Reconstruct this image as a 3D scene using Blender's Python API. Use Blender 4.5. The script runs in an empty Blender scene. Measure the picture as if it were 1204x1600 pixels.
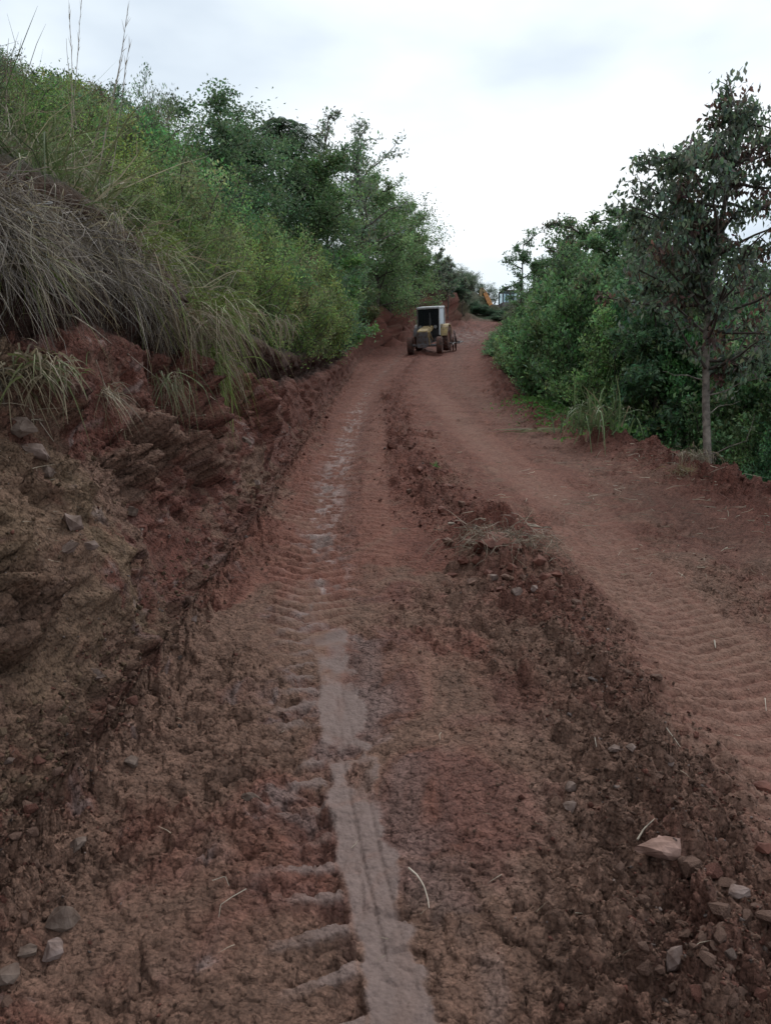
import bpy, bmesh, math, random
import numpy as np
from mathutils import Vector, Matrix
from mathutils.bvhtree import BVHTree
R = math.radians
C = bpy.context.scene.collection
sc = bpy.context.scene
rng = np.random.default_rng(7)
random.seed(7)

# ------------------------------------------------------------ camera
F = 1203.0                     # focal length in pixels of the 1204x1600 photograph
CAM = Vector((0, 0, 1.55)); PITCH = math.atan(100 / F)
cd = bpy.data.cameras.new('camera'); cam = bpy.data.objects.new('camera', cd); C.objects.link(cam)
cd.sensor_fit = 'VERTICAL'; cd.sensor_height = 24; cd.lens = 24 * F / 1600
cd.clip_start = .05; cd.clip_end = 6000
cam.location = CAM; cam.rotation_euler = (math.pi / 2 - PITCH, 0, 0)
sc.camera = cam

# ------------------------------------------------------------ world: overcast
SUN_EL, SUN_ROT = 50, 18
w = bpy.data.worlds.new('World'); sc.world = w; w.use_nodes = True
nt = w.node_tree; nt.nodes.clear(); N = nt.nodes.new; L = nt.links.new
out = N('ShaderNodeOutputWorld'); bg = N('ShaderNodeBackground'); bgc = N('ShaderNodeBackground'); mx = N('ShaderNodeMixShader')
sky = N('ShaderNodeTexSky'); sky.sky_type = 'NISHITA'; sky.sun_disc = False
sky.sun_elevation = R(SUN_EL); sky.sun_rotation = R(SUN_ROT)
bg.inputs[1].default_value = .12; L(sky.outputs[0], bg.inputs[0])
tc = N('ShaderNodeTexCoord'); mp = N('ShaderNodeMapping'); mp.inputs['Scale'].default_value = (1.0, 1.0, 2.6); mp.inputs['Location'].default_value = (.3, .1, .45)
n1 = N('ShaderNodeTexNoise'); n1.inputs['Scale'].default_value = 2.1; n1.inputs['Detail'].default_value = 5; n1.inputs['Roughness'].default_value = .45
L(tc.outputs['Generated'], mp.inputs[0]); L(mp.outputs[0], n1.inputs['Vector'])
cr = N('ShaderNodeValToRGB'); cr.color_ramp.elements[0].position = .40; cr.color_ramp.elements[1].position = .60
cr.color_ramp.elements[0].color = (.53, .60, .67, 1); cr.color_ramp.elements[1].color = (.81, .835, .85, 1)
e = cr.color_ramp.elements.new(.5); e.color = (.68, .745, .79, 1)
L(n1.outputs[0], cr.inputs[0]); L(cr.outputs[0], bgc.inputs[0]); bgc.inputs[1].default_value = .97
mx.inputs[0].default_value = .93; L(bg.outputs[0], mx.inputs[1]); L(bgc.outputs[0], mx.inputs[2]); L(mx.outputs[0], out.inputs[0])
sd = bpy.data.lights.new('sun', 'SUN'); sd.energy = 1.2; sd.angle = R(14); sd.color = (1, .97, .92)
so = bpy.data.objects.new('sun', sd); C.objects.link(so)
_d = Vector((math.sin(R(SUN_ROT)) * math.cos(R(SUN_EL)), math.cos(R(SUN_ROT)) * math.cos(R(SUN_EL)), math.sin(R(SUN_EL))))
so.rotation_euler = _d.to_track_quat('Z', 'Y').to_euler()
sc.view_settings.view_transform = 'Standard'; sc.view_settings.look = 'None'
sc.view_settings.exposure = .5; sc.view_settings.gamma = 1
sc.view_settings.use_curve_mapping = False
sc.cycles.max_bounces = 5; sc.cycles.diffuse_bounces = 3; sc.cycles.glossy_bounces = 2; sc.cycles.transmission_bounces = 3
sc.cycles.transparent_max_bounces = 4
sc.render.film_transparent = False

# ------------------------------------------------------------ helpers
ORD = 'first second third fourth fifth sixth seventh eighth ninth tenth eleventh twelfth thirteenth fourteenth fifteenth sixteenth seventeenth eighteenth nineteenth twentieth'.split()
ORD += ['twenty-' + k_ for k_ in ORD[:9]]
def tag(o, label=None, cat=None, group=None, kind=None):
    if label: o['label'] = label
    if cat: o['category'] = cat
    if group: o['group'] = group
    if kind: o['kind'] = kind
    return o

def empty(name, loc, rz=0, label=None, cat=None, group=None):
    o = bpy.data.objects.new(name, None); C.objects.link(o); o.location = loc; o.rotation_euler = (0, 0, rz)
    o.empty_display_size = .1
    return tag(o, label, cat, group)

def ob(name, me, parent=None, mat=None, color=None):
    o = bpy.data.objects.new(name, me); C.objects.link(o)
    if parent is not None: o.parent = parent
    if mat is not None and not me.materials: me.materials.append(mat)
    if color is not None: o.color = (*color, 1)
    return o

def copy_tree(o, parent=None):
    c = o.copy(); C.objects.link(c); c.parent = parent
    for ch in o.children: copy_tree(ch, c)
    return c

def mk_mesh(name, V, Fa, col=None, smooth=False, mat=None):
    """V (n,3); Fa (m,k) with k 3 or 4; col (n,3)."""
    V = np.ascontiguousarray(V, dtype=np.float32); Fa = np.ascontiguousarray(Fa, dtype=np.int32)
    me = bpy.data.meshes.new(name); m, k = Fa.shape
    me.vertices.add(len(V)); me.vertices.foreach_set('co', V.ravel())
    me.loops.add(m * k); me.loops.foreach_set('vertex_index', Fa.ravel())
    me.polygons.add(m); me.polygons.foreach_set('loop_start', np.arange(m, dtype=np.int32) * k)
    me.polygons.foreach_set('loop_total', np.full(m, k, np.int32))
    me.polygons.foreach_set('use_smooth', np.full(m, smooth, bool))
    if col is not None:
        a = me.color_attributes.new('Col', 'FLOAT_COLOR', 'POINT')
        a.data.foreach_set('color', (col if col.shape[1] == 4 else np.c_[col, np.ones(len(V))]).astype(np.float32).ravel())
    me.update(calc_edges=True)
    if mat: me.materials.append(mat)
    return me

# hash / noise (vectorised)
def h2(ix, iy, seed=0):
    with np.errstate(over='ignore'):
        x = ix.astype(np.int64).astype(np.uint32) * np.uint32(374761393) + iy.astype(np.int64).astype(np.uint32) * np.uint32(668265263) + np.uint32((seed * 974711 + 12345) & 0xffffffff)
        x = (x ^ (x >> np.uint32(13))) * np.uint32(1274126177); x ^= x >> np.uint32(16)
        x = x * np.uint32(2246822519); x ^= x >> np.uint32(15)
    return x.astype(np.float64) / 4294967296.0
def vn(x, y, seed=0):
    ix = np.floor(x); iy = np.floor(y); fx = x - ix; fy = y - iy
    fx = fx * fx * fx * (fx * (fx * 6 - 15) + 10); fy = fy * fy * fy * (fy * (fy * 6 - 15) + 10)
    a = h2(ix, iy, seed); b = h2(ix + 1, iy, seed); c = h2(ix, iy + 1, seed); d = h2(ix + 1, iy + 1, seed)
    return (a + (b - a) * fx) * (1 - fy) + (c + (d - c) * fx) * fy
def fbm(x, y, sc_, seed=0, oct=4, gain=.5):
    s = 0; a = 1; t = 0; f = 1 / sc_
    for k in range(oct):
        ang = .6 * k + .4; ca, sa = math.cos(ang) * f, math.sin(ang) * f
        s = s + a * (vn(x * ca - y * sa + 17 * k, x * sa + y * ca + 5 * k, seed + k) - .5) * 2; t += a; a *= gain; f *= 2.03
    return s / t
def cells(x, y, cell, seed):
    ix = np.floor(x / cell); iy = np.floor(y / cell)
    for dx in (-1, 0, 1):
        for dy in (-1, 0, 1):
            jx = ix + dx; jy = iy + dy
            px = (jx + h2(jx, jy, seed)) * cell; py = (jy + h2(jx, jy, seed + 1)) * cell
            yield jx, jy, x - px, y - py
def lumps(x, y, cell, dens, seed):
    h = np.zeros_like(x)
    for jx, jy, ox, oy in cells(x, y, cell, seed):
        r = cell * (.28 + .45 * h2(jx, jy, seed + 2)) * np.clip((dens - h2(jx, jy, seed + 3)) * 5, 0, 1) + 1e-6
        th = h2(jx, jy, seed + 4) * 3.14; e_ = 1 + .5 * h2(jx, jy, seed + 5)
        u = (ox * np.cos(th) + oy * np.sin(th)) * e_; v = -ox * np.sin(th) + oy * np.cos(th)
        q = 1 - (u * u + v * v) / (r * r)
        h = np.maximum(h, r * .7 * np.sqrt(np.clip(q, 0, 1)))
    return h
def facets(x, y, cell, seed, tilt=.5, step=.5):
    best = np.full_like(x, 9e9); sec = np.full_like(x, 9e9); val = np.zeros_like(x)
    for jx, jy, ox, oy in cells(x, y, cell, seed):
        d = np.sqrt(ox * ox + oy * oy)
        v = step * cell * (h2(jx, jy, seed + 2) - .5) + tilt * ((h2(jx, jy, seed + 3) - .5) * ox + (h2(jx, jy, seed + 4) - .5) * oy) * 2
        new = d < best
        sec = np.where(new, best, np.minimum(sec, d)); val = np.where(new, v, val); best = np.where(new, d, best)
    return val - .25 * cell * np.clip(1 - (sec - best) / (.18 * cell), 0, 1)
def sst(a, b, x):
    t = np.clip((x - a) / (b - a), 0, 1); return t * t * (3 - 2 * t)
def ip(y, pts):
    p = np.array(pts, float); return np.interp(y, p[:, 0], p[:, 1])
def gs(x, w_): return np.exp(-(x / w_) ** 2)

# ------------------------------------------------------------ terrain shape
_ZY = [(-60, -2.5), (-10, -1.0), (0, 0), (25, 3.5), (30, 4.28), (42, 6.65), (60, 10.8), (80, 15.6), (90, 16.6), (110, 16.0), (200, 6), (600, -30), (3500, -40)]
def zr(y):
    y = np.asarray(y, float); return (ip(y - 1.2, _ZY) + ip(y, _ZY) + ip(y + 1.2, _ZY)) / 3 + .0
def xl(y): return ip(y, [(-60, -1.3), (0, -1.12), (3, -1.05), (6, -1.05), (11, -1.12), (16, -1.2), (27, -1.28), (36, -1.2), (42, -.7), (50, .8), (55, 2.5), (60, 4.2), (70, 7.5), (80, 11), (110, 18), (3500, 40)])
def xr(y): return ip(y, [(-60, 4.3), (4, 4.2), (7.6, 3.75), (9, 3.5), (11, 3.3), (16, 3.0), (20, 3.2), (27, 4.0), (42, 5.5), (50, 7.4), (60, 10.5), (70, 14), (80, 18), (110, 26), (3500, 60)])
def Lf(y): return ip(y, [(0, 1.75), (5.5, 1.7), (8, 1.2), (10, 1.0), (16, .8), (27, .75), (38, .9), (50, 1.9), (60, 2.2), (80, .9), (100, .3)])
def Lh(y): return ip(y, [(0, .6), (5, .62), (7, .5), (9, .5), (13, .3), (30, .28), (50, .5), (80, .1)])
SS = np.concatenate([np.linspace(0, 5, 260), np.linspace(5.1, 60, 120), np.geomspace(61, 9000, 60)])
def theta(s, y):
    lf = Lf(y); lh = Lh(y); b = .1
    k = s
    th = R(6) + R(30) * sst(.0, .10, k)
    th = th + R(37) * sst(.08, .17, k) - R(14) * sst(.9, 1.1, k) * sst(1.35, 1.2, k)
    th = th + (R(8) - th) * sst(lf - b, lf + b, k)                          # ledge
    th = th + (R(106) - th) * sst(lf + .22, lf + .22 + b, k)                # hollow wall
    th = th + (R(28) - th) * sst(lf + .3 + lh, lf + .3 + lh + 2 * b, k)      # lip
    th = th + R(5) * sst(lf + lh + 1, lf + lh + 2.5, k)
    th = th - R(16) * sst(lf + lh + 1, lf + lh + 3, k) * sst(48, 58, y)
    th = th + (R(9) - th) * sst(13, 24, k)
    th = th + (R(-3) - th) * sst(40, 120, k)
    return th
def base(c, y):
    """unrolled coordinate (c, y) -> x, z, theta (theta 0 on the road)"""
    c = np.asarray(c, float); y = np.asarray(y, float)
    x = c.copy(); z = np.zeros_like(c); th = np.zeros_like(c)
    shp = c.shape; c2 = c.reshape(shp[0], -1); y2 = y.reshape(shp[0], -1); x2 = x.reshape(c2.shape); z2 = z.reshape(c2.shape); t2 = th.reshape(c2.shape)
    for i in range(c2.shape[0]):
        yy = y2[i, 0]; s = xl(yy) - c2[i]; m = s > 0
        if m.any():
            T = theta(SS, yy); ds = np.diff(SS); Tm = (T[1:] + T[:-1]) / 2
            X = np.concatenate([[0], np.cumsum(np.cos(Tm) * ds)]); Z = np.concatenate([[0], np.cumsum(np.sin(Tm) * ds)])
            x2[i, m] = xl(yy) - np.interp(s[m], SS, X); z2[i, m] = np.interp(s[m], SS, Z); t2[i, m] = np.interp(s[m], SS, T)
    r = c2 - xr(y2)
    q = np.clip(r - .25, 0, None)
    drop = np.where(q < 14, .50 * q - .15 * (1 - np.exp(-q * 2.5)), 7 - .15 + .10 * (q - 14)); drop = np.minimum(drop, 30)
    z2[:] -= np.where(r > 0, drop, 0) * sst(-.5, .6, r)
    z2[:] += zr(y2)
    return x2.reshape(shp), z2.reshape(shp), t2.reshape(shp)

XL = [(0, .17), (1.75, .045), (2.3, -.065), (4, -.30), (5.5, -.48), (7, -.58), (11, -.60), (16, -.62), (27, -.45), (36, .3), (42, 1.0), (50, 3), (60, 6)]
XR_ = [(0, 1.3), (3, 1.45), (4, 1.58), (7, 1.75), (11, 1.47), (16, 1.42), (27, 1.5), (36, 2.2), (42, 3.0), (50, 5), (60, 8)]
XW = [(0, .82), (1.9, .95), (2.6, 1.06), (4.2, 1.0), (5.7, .82), (8, .5), (11, .2), (18, .1), (27, .5), (42, 2.0), (60, 7)]
def detail(c, y):
    """displacement along the normal, colour"""
    s = xl(y) - c; bank = s > 0; lf = Lf(y); lh = Lh(y)
    wx = c + .02 * fbm(c, y, .15, 91, 3); wy = y + .02 * fbm(c, y, .15, 95, 3)
    xw, xL, xR = ip(y, XW), ip(y, XL), ip(y, XR_)
    road = sst(.15, -.1, s) * sst(.5, -.3, c - xr(y))
    wind = gs(c - xw, np.interp(y, [0, 3, 8, 20, 40], [.55, .42, .36, .35, .3]))
    wind2 = wind * sst(-.5, .35, fbm(c, y, .9, 3, 3) + .25)
    patch = sst(-.25, .45, fbm(c, y, .7, 11, 4))
    berm = gs(c - xr(y) + .05, .38)
    foot = gs(s - .06, .17) * (1 + .8 * fbm(c, y, .5, 17, 2))
    L_ = c - xL; Rr = c - xR
    tl = gs(L_, .26); tr = gs(Rr, .34)
    near = sst(5.2, 3.4, y)
    d = .035 * fbm(c, y, 1.6, 20, 3) + .008 * fbm(c, y, .22, 21, 3)
    # ruts
    d -= .035 * tl + .03 * tr + .02 * gs(c - xR - .95, .25)
    d += (.085 * wind * (.6 + .5 * fbm(c, y, .8, 5, 2))) * np.interp(y, [0, 5, 12, 40], [1, 1.2, .8, .8])
    d += .13 * berm * (1 + .9 * fbm(c, y, .7, 7, 3))
    d += .04 * foot
    d += .19 * gs(c - .86, .28) * gs(y - 6.05, .30) + .05 * gs(c - .75, .25) * gs(y - 5.2, .25)
    # clods
    loose = np.clip(wind2 * 1.0 + .9 * berm + .75 * foot + .22 * patch - .7 * tl - .62 * tr, 0.0, 1)
    loose = np.where(bank, .85 * sst(.42, .1, s) + .22 * patch, loose)
    rg = np.clip(.55 * patch + loose, 0, 1)
    cl = lumps(wx, wy, .13, loose * .6, 30) + .9 * lumps(wx, wy, .06, loose * .9 + .10 * patch + .02, 40) + .9 * lumps(wx, wy, .028, loose * .9 + .16 * patch + .07, 50) * sst(10, 5, y) + .9 * lumps(wx, wy, .016, .22 + .6 * rg * rg, 55) * sst(5, 2.5, y)
    cl += (facets(wx, wy, .07, 61, .7, .45) + .6 * facets(wx + 5, wy, .15, 65, .5, .3)) * (.10 + .6 * rg) * sst(14, 7, y) + facets(wx, wy, .2, 68, .6, .5) * rg * .5 * sst(7, 12, y)
    cl += .9 * lumps(wx, wy, .3, np.clip(.45 * berm + .4 * wind2 * sst(4, 6, y) - .1, 0, 1), 60)
    cracks = .010 * (1 - np.abs(fbm(wx, wy, .16, 120, 4))) ** 5 * patch
    rough = .009 * fbm(c, y, .045, 70, 3) * sst(7, 3, y) * (1 - .7 * near * gs(L_, .08))
    # --- left track: smooth mud strip with lug pockets near, lug ridges further on
    wob = .012 * fbm(c * 0, y, .3, 77, 3)
    hw = .085 + wob + .02 * fbm(y * 0, y, .12, 79, 2)
    hr = hw + .055 * fbm(c * .5, y, .28, 74, 4) + .03 * fbm(c, y, .06, 73, 2); hq = np.where(L_ > 0, hr, hw)
    strip = sst(hq + .012, hq - .010, np.abs(L_)) * near
    strip_c = sst(hq + .015, hq - .01, np.abs(L_) + .02 * fbm(c, y, .12, 78, 3)) * sst(.45, .0, fbm(c, y, .20, 99, 4) + .9 * sst(2.4, 5.2, y) - .25)
    ph = (y - .42 * (L_ + .09)) / .142 + .22 * fbm(c, y, .35, 87, 3)
    fr = ph - np.floor(ph)
    off = -(L_ + .085)                                    # >0 left of the strip
    pvar = h2(np.floor(ph), np.floor(ph) * 0, 4)
    pocket = sst(.28, .36, fr) * (1.15 - .7 * sst(.4, 1, fr)) * sst(1.0, .93, fr) * sst(.0, .015, off) * sst(.20, .08, off + .08 * pvar) * near * (.55 + .7 * pvar) * sst(3.4, 2.2, y + pvar)
    rib = sst(.38, .30, fr) * sst(.0, .08, fr) * sst(-.01, .02, off) * sst(.26, .10, off + .06 * fbm(c, y, .06, 89, 2)) * near * sst(-.35, .1, fbm(c, y, .25, 86, 2) + .2)
    d = d + .007 * strip + .012 * rib - .048 * pocket - .012 * gs(L_, .3) * near
    d -= .008 * strip * sst(-.1, .2, fbm(c, y, .5, 72, 2)) * (1.3 * gs(L_ + .012 + .006 * np.sin(y * 5), .005) + gs(L_ - .030 + .02 * np.sin(y * 2), .006))
    ed = gs(L_ - hr - .025, .028) * near
    d += .02 * ed * (fbm(c, y, .07, 88, 3) + .3)
    far = sst(3.0, 4.6, y) * sst(40, 20, y)
    phl = (y - .5 * np.abs(L_ + .12)) / .155 + .15 * fbm(c, y, .5, 81, 2)
    sl = np.abs((phl - np.floor(phl)) * 2 - 1)
    bl = sst(.27, .2, np.abs(L_ + .14 - .05)) * far * sst(-.5, .1, fbm(c, y, .8, 82, 2) + .25)
    ph3 = (y + .5 * (c + .12)) / .15; s3 = np.abs((ph3 - np.floor(ph3)) * 2 - 1)
    b3 = sst(.15, .1, np.abs(c - ip(y, [(4, .0), (7, -.1), (11, -.12), (20, -.1), (30, .4)]))) * sst(4.6, 6, y) * sst(20, 13, y)
    phr = (y - .35 * np.abs(Rr)) / .108 + .2 * fbm(c, y, .6, 83, 2)
    sr = np.abs((phr - np.floor(phr)) * 2 - 1)
    br = sst(.36, .28, np.abs(Rr)) * sst(35, 20, y) * sst(-.6, 0, fbm(c, y, .7, 84, 2) + .25)
    R2 = c - xR - .95
    ph5 = (y - .3 * R2) / .14; s5 = np.abs((ph5 - np.floor(ph5)) * 2 - 1); b5 = sst(.24, .18, np.abs(R2)) * sst(20, 12, y) * .6 * sst(-.2, .2, fbm(c, y, 1.2, 85, 2))
    lug = .034 * (sst(.33, .55, sl) - .5) * bl * (.45 + 1.3 * np.clip(fbm(c, y, .35, 97, 3) + .35, 0, 1)) + .02 * (sst(.3, .6, s3) - .5) * b3 + .019 * (sst(.38, .55, sr) - .5) * br * (.6 + 1.0 * np.clip(fbm(c, y, .4, 96, 3) + .3, 0, 1)) + .015 * (sst(.3, .6, s5) - .5) * b5
    strip_k = strip * sst(.45, .2, fbm(c, y, .20, 99, 4) + .5 * sst(2.4, 5, y) - .15); smooth = np.clip(strip_k * .85 + rib * .6 + .5 * bl + .5 * br + .5 * b3, 0, 1)
    d = d + 1.2 * cl * (1 - .85 * smooth) * np.where(bank, 1, 1) + rough * (1 - .6 * smooth) + lug - cracks * (1 - smooth)
    # --- the cut face
    sv = s + .1 * fbm(c, y, .8, 130, 3)
    face = sst(.25, .6, s) * sst(lf + .25, lf - .1, s)
    brk = sst(.02, .30, fbm(c, y, .85, 131, 3) + .2 * sst(5, 7, y) + .35 * sst(.75, 1.15, s) - .12)
    u_, v_ = s + .05 * fbm(c, y, .2, 133, 3), y * .8 + .35 * s
    fc = facets(u_, v_, .36, 140, .45, .75) + facets(u_ + 3, v_ * 1.0, .16, 150, .6, .8) + .7 * facets(u_ + 7, v_, .07, 155, .6, .6)
    d += face * (.16 * fbm(c, y, .9, 132, 4) + fc * (brk * (.75 + .6 * sst(.7, 1.2, s)) + .06) - .12 * sst(.25, .5, fbm(c, y, .45, 144, 3)) * sst(.5, .9, s) + .02 * fbm(c * 1, y * .4 + s, .09, 134, 3) + .010 * fbm(s * .45 + y * .9, s * 5 - y * 5, .22, 135, 4) * (1 - brk))
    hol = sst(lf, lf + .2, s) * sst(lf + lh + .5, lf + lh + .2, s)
    d += hol * (.16 * fbm(c, y, .5, 136, 4) + .6 * facets(u_, v_, .2, 160, .5, .4))
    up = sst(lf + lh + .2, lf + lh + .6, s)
    d = np.where(bank & (up > 0), d * (1 - up) + up * (.12 * fbm(c, y, 1.5, 137, 4)), d)
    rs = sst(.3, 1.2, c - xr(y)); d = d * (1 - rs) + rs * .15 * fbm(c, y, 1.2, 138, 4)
    wild = sst(50, 80, y); d = d * (1 - wild * .5) + wild * .3 * fbm(c, y, 5, 139, 3)
    far_e = sst(40, 47, y) * sst(75, 66, y); d = d + far_e * (.5 * np.abs(fbm(c, y, 2.2, 141, 4)) * sst(1.6, -.3, c - xl(y)) + .9 * gs(s - 1.0, 1.4) * (fbm(c, y, 1.8, 142, 4) + .2) + .8 * facets(c, y, .9, 145, .5, .7) * sst(1.4, .2, c - xl(y)) + .4 * gs(c - xr(y), .9) * np.abs(fbm(c, y, 1.5, 143, 3)))
    d = d + (.75 * gs(c - xl(y) - 2.6, 1.5) * gs(y - 53, 2.6) + .6 * gs(c - xl(y) - 1.0, 1.3) * gs(y - 47.5, 1.8) + .5 * gs(c - xl(y) - 5.2, 1.2) * gs(y - 57, 2.5)) * (1 + .6 * fbm(c, y, .9, 147, 3))
    # --- soil colour, darkened in the hollow and the tread grooves
    def K(*v): return np.array(v, float) * 1.2
    brown, dkbr, red, dkred = K(.140, .080, .058), K(.108, .061, .045), K(.140, .057, .041), K(.094, .034, .025)
    mud, pale, tan, ochre, grey, shaded_humus = K(.140, .102, .092), K(.28, .225, .21), K(.150, .082, .062), K(.122, .079, .050), K(.17, .13, .12), K(.018, .011, .008)
    def mix(a, b, t): return a + (b - a) * t[..., None]
    y0_ = y; y = y * (1 + .3 * fbm(c, y, .9, 190, 3)); n_a = fbm(c, y, 1.1, 200, 5, .6); n_b = fbm(c, y, .35, 210, 4, .6); n_c = fbm(c, y, .12, 220, 3, .6); n_d = fbm(c, y, .05, 230, 2)
    col = mix(np.broadcast_to(brown, c.shape + (3,)).copy(), red, sst(-.3, .5, n_a + .7 * n_b + np.interp(y, [0, 3, 6, 12, 30], [-.2, -.1, .3, .6, .9])))
    col = mix(col, dkred, sst(.05, .5, n_b + .3 * n_c + np.interp(y, [0, 4, 10, 30], [-.15, 0, .12, .2])) * .6)
    col = mix(col, dkbr, np.clip(wind2 * sst(6, 3, y) * .5, 0, 1))
    col = mix(col, dkred, np.clip(wind2 * sst(4, 7, y) * .75 + .8 * berm, 0, .9))
    col = mix(col, tan, np.clip(tr * 1.0 * (.75 + .5 * n_b), 0, .9) * sst(30, 14, y))
    col = mix(col, tan * .85, np.clip(gs(c - xR - .95, .4) * (.5 + .5 * n_a), 0, .6))
    col = mix(col, tan * .9, np.clip((tl * .6 + b3 * .5) * (.4 + .8 * n_b), 0, .6) * sst(4, 6, y))
    col = mix(col, mud, np.clip(sst(-.05, .35, n_b + .5 * n_c) * np.maximum(gs(L_ - .17, .16), .35 * sst(.9, .3, c) * sst(-.9, -.5, c)) * .5 * sst(5.5, 3.5, y), 0, 1))
    col = mix(col, pale, sst(.08, .26, n_b * .6 + n_c * .5 + n_a * .3) * gs(L_ - .0, .17) * sst(2.9, 4.2, y) * sst(26, 16, y) * .72)
    col = mix(col, grey, sst(.28, .5, n_b * .7 + n_c * .5) * sst(.2, -.5, c) * sst(7, 4, y) * .6)
    col = mix(col, dkred, np.clip(bl * sst(.55, .25, sl), 0, 1) * .5)  # darker red in the grooves between the tread ridges
    col = mix(col, dkred * 1.2, np.clip(br * sst(.5, .2, sr), 0, 1) * .35)  # grooves of the right track darkened as well
    col = mix(col, dkred, .65 * sst(36, 48, y0_))
    col = mix(col, mud * 1.1, sst(.0, .3, n_a + n_b * .5 + .25) * gs(y0_ - 50, 4) * gs(c - xl(y0_) - 4.2, 1.0) * .8)
    col = mix(col, mud, np.clip(np.maximum(strip_c * (1.0 + .25 * n_b + .45 * n_c), rib * .8), 0, .95))
    bc = mix(np.broadcast_to(ochre, c.shape + (3,)).copy(), brown * .9, sst(-.4, .25, n_a + .35 * sst(3.2, 4.6, y)))
    bc = mix(bc, red * .8, sst(.0, .5, n_b + .25 * n_a + .3 * sst(3.5, 7, y) + .1 * sst(.6, 1.5, s)) * .85)
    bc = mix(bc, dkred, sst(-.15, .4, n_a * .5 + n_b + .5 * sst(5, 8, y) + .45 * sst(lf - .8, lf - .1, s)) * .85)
    bc = mix(bc, grey, sst(.22, .5, n_b * .4 + n_c * .7 + .1 * brk) * .6 * sst(12, 8, y))
    bc = mix(bc, dkred * .9, brk * sst(.0, .4, n_b + .5 * n_c + .1) * .7)
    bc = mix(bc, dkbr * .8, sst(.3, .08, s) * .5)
    y = y0_
    bc = mix(bc, shaded_humus, hol * .75)  # near-black humus in the hollow, with shade painted into its colour
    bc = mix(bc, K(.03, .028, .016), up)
    bc = bc * (1 + .05 * (1 - hol) * (1 - up))[..., None]
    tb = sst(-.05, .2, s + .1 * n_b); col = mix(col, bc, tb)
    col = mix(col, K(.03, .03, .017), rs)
    col = mix(col, K(.035, .04, .02), np.clip(sst(64, 71, y) + 0 * c, 0, 1))
    sm_ = 1 - .85 * smooth
    col *= (1 + (.30 * n_d + .22 * n_c) * sm_)[..., None] * (1 + .4 * sm_ * (h2(np.floor(c / .011), np.floor(y / .011), 9) - .5))[..., None]
    return d, np.concatenate([np.clip(col, .004, .6), (1 - .8 * smooth)[..., None]], -1)

def surface(c, y):
    x, z, th = base(c, y); d, col = detail(c, y)
    return np.stack([x + d * np.sin(th), y, z + d * np.cos(th)], -1), col

# rows: dense where the road is close, wide further out
ys = [1.45]
while ys[-1] < 60: ys.append(ys[-1] + min(ys[-1] ** 2 / 640, ys[-1] * .0052))
while ys[-1] < 130: ys.append(ys[-1] * 1.012)
while ys[-1] < 3300: ys.append(ys[-1] * 1.12)
pre = [-60, -30, -16, -9, -5, -3, -1.8, -1, -.5, 0, .3, .6, .85, 1.05, 1.2, 1.3, 1.38]
ys = np.array(pre + ys)
nf = 660
u = np.concatenate([-np.geomspace(7, .91, 46), np.linspace(-.9, .62, nf), np.geomspace(.63, 7, 46)])
wy_ = np.maximum(ys, 1.45)[:, None]
wy_ = np.where(ys[:, None] < 0, np.maximum(1.45, -ys[:, None]), wy_)
cc = u[None, :] * wy_; yy = np.broadcast_to(ys[:, None], cc.shape).copy()
P, COL = surface(cc, yy)
nr, nc = cc.shape
idx = np.arange(nr * nc).reshape(nr, nc)
Q = np.stack([idx[:-1, :-1], idx[:-1, 1:], idx[1:, 1:], idx[1:, :-1]], -1).reshape(-1, 4)
cm = ((cc[:-1, :-1] + cc[1:, 1:]) / 2).ravel(); ym = ((yy[:-1, :-1] + yy[1:, 1:]) / 2).ravel()
s_m = xl(ym) - cm
zone = np.where(s_m > Lf(ym) + Lh(ym) + .45, 2, np.where(s_m > .12, 1, np.where(cm > xr(ym) + .35, 3, 0)))

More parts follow.
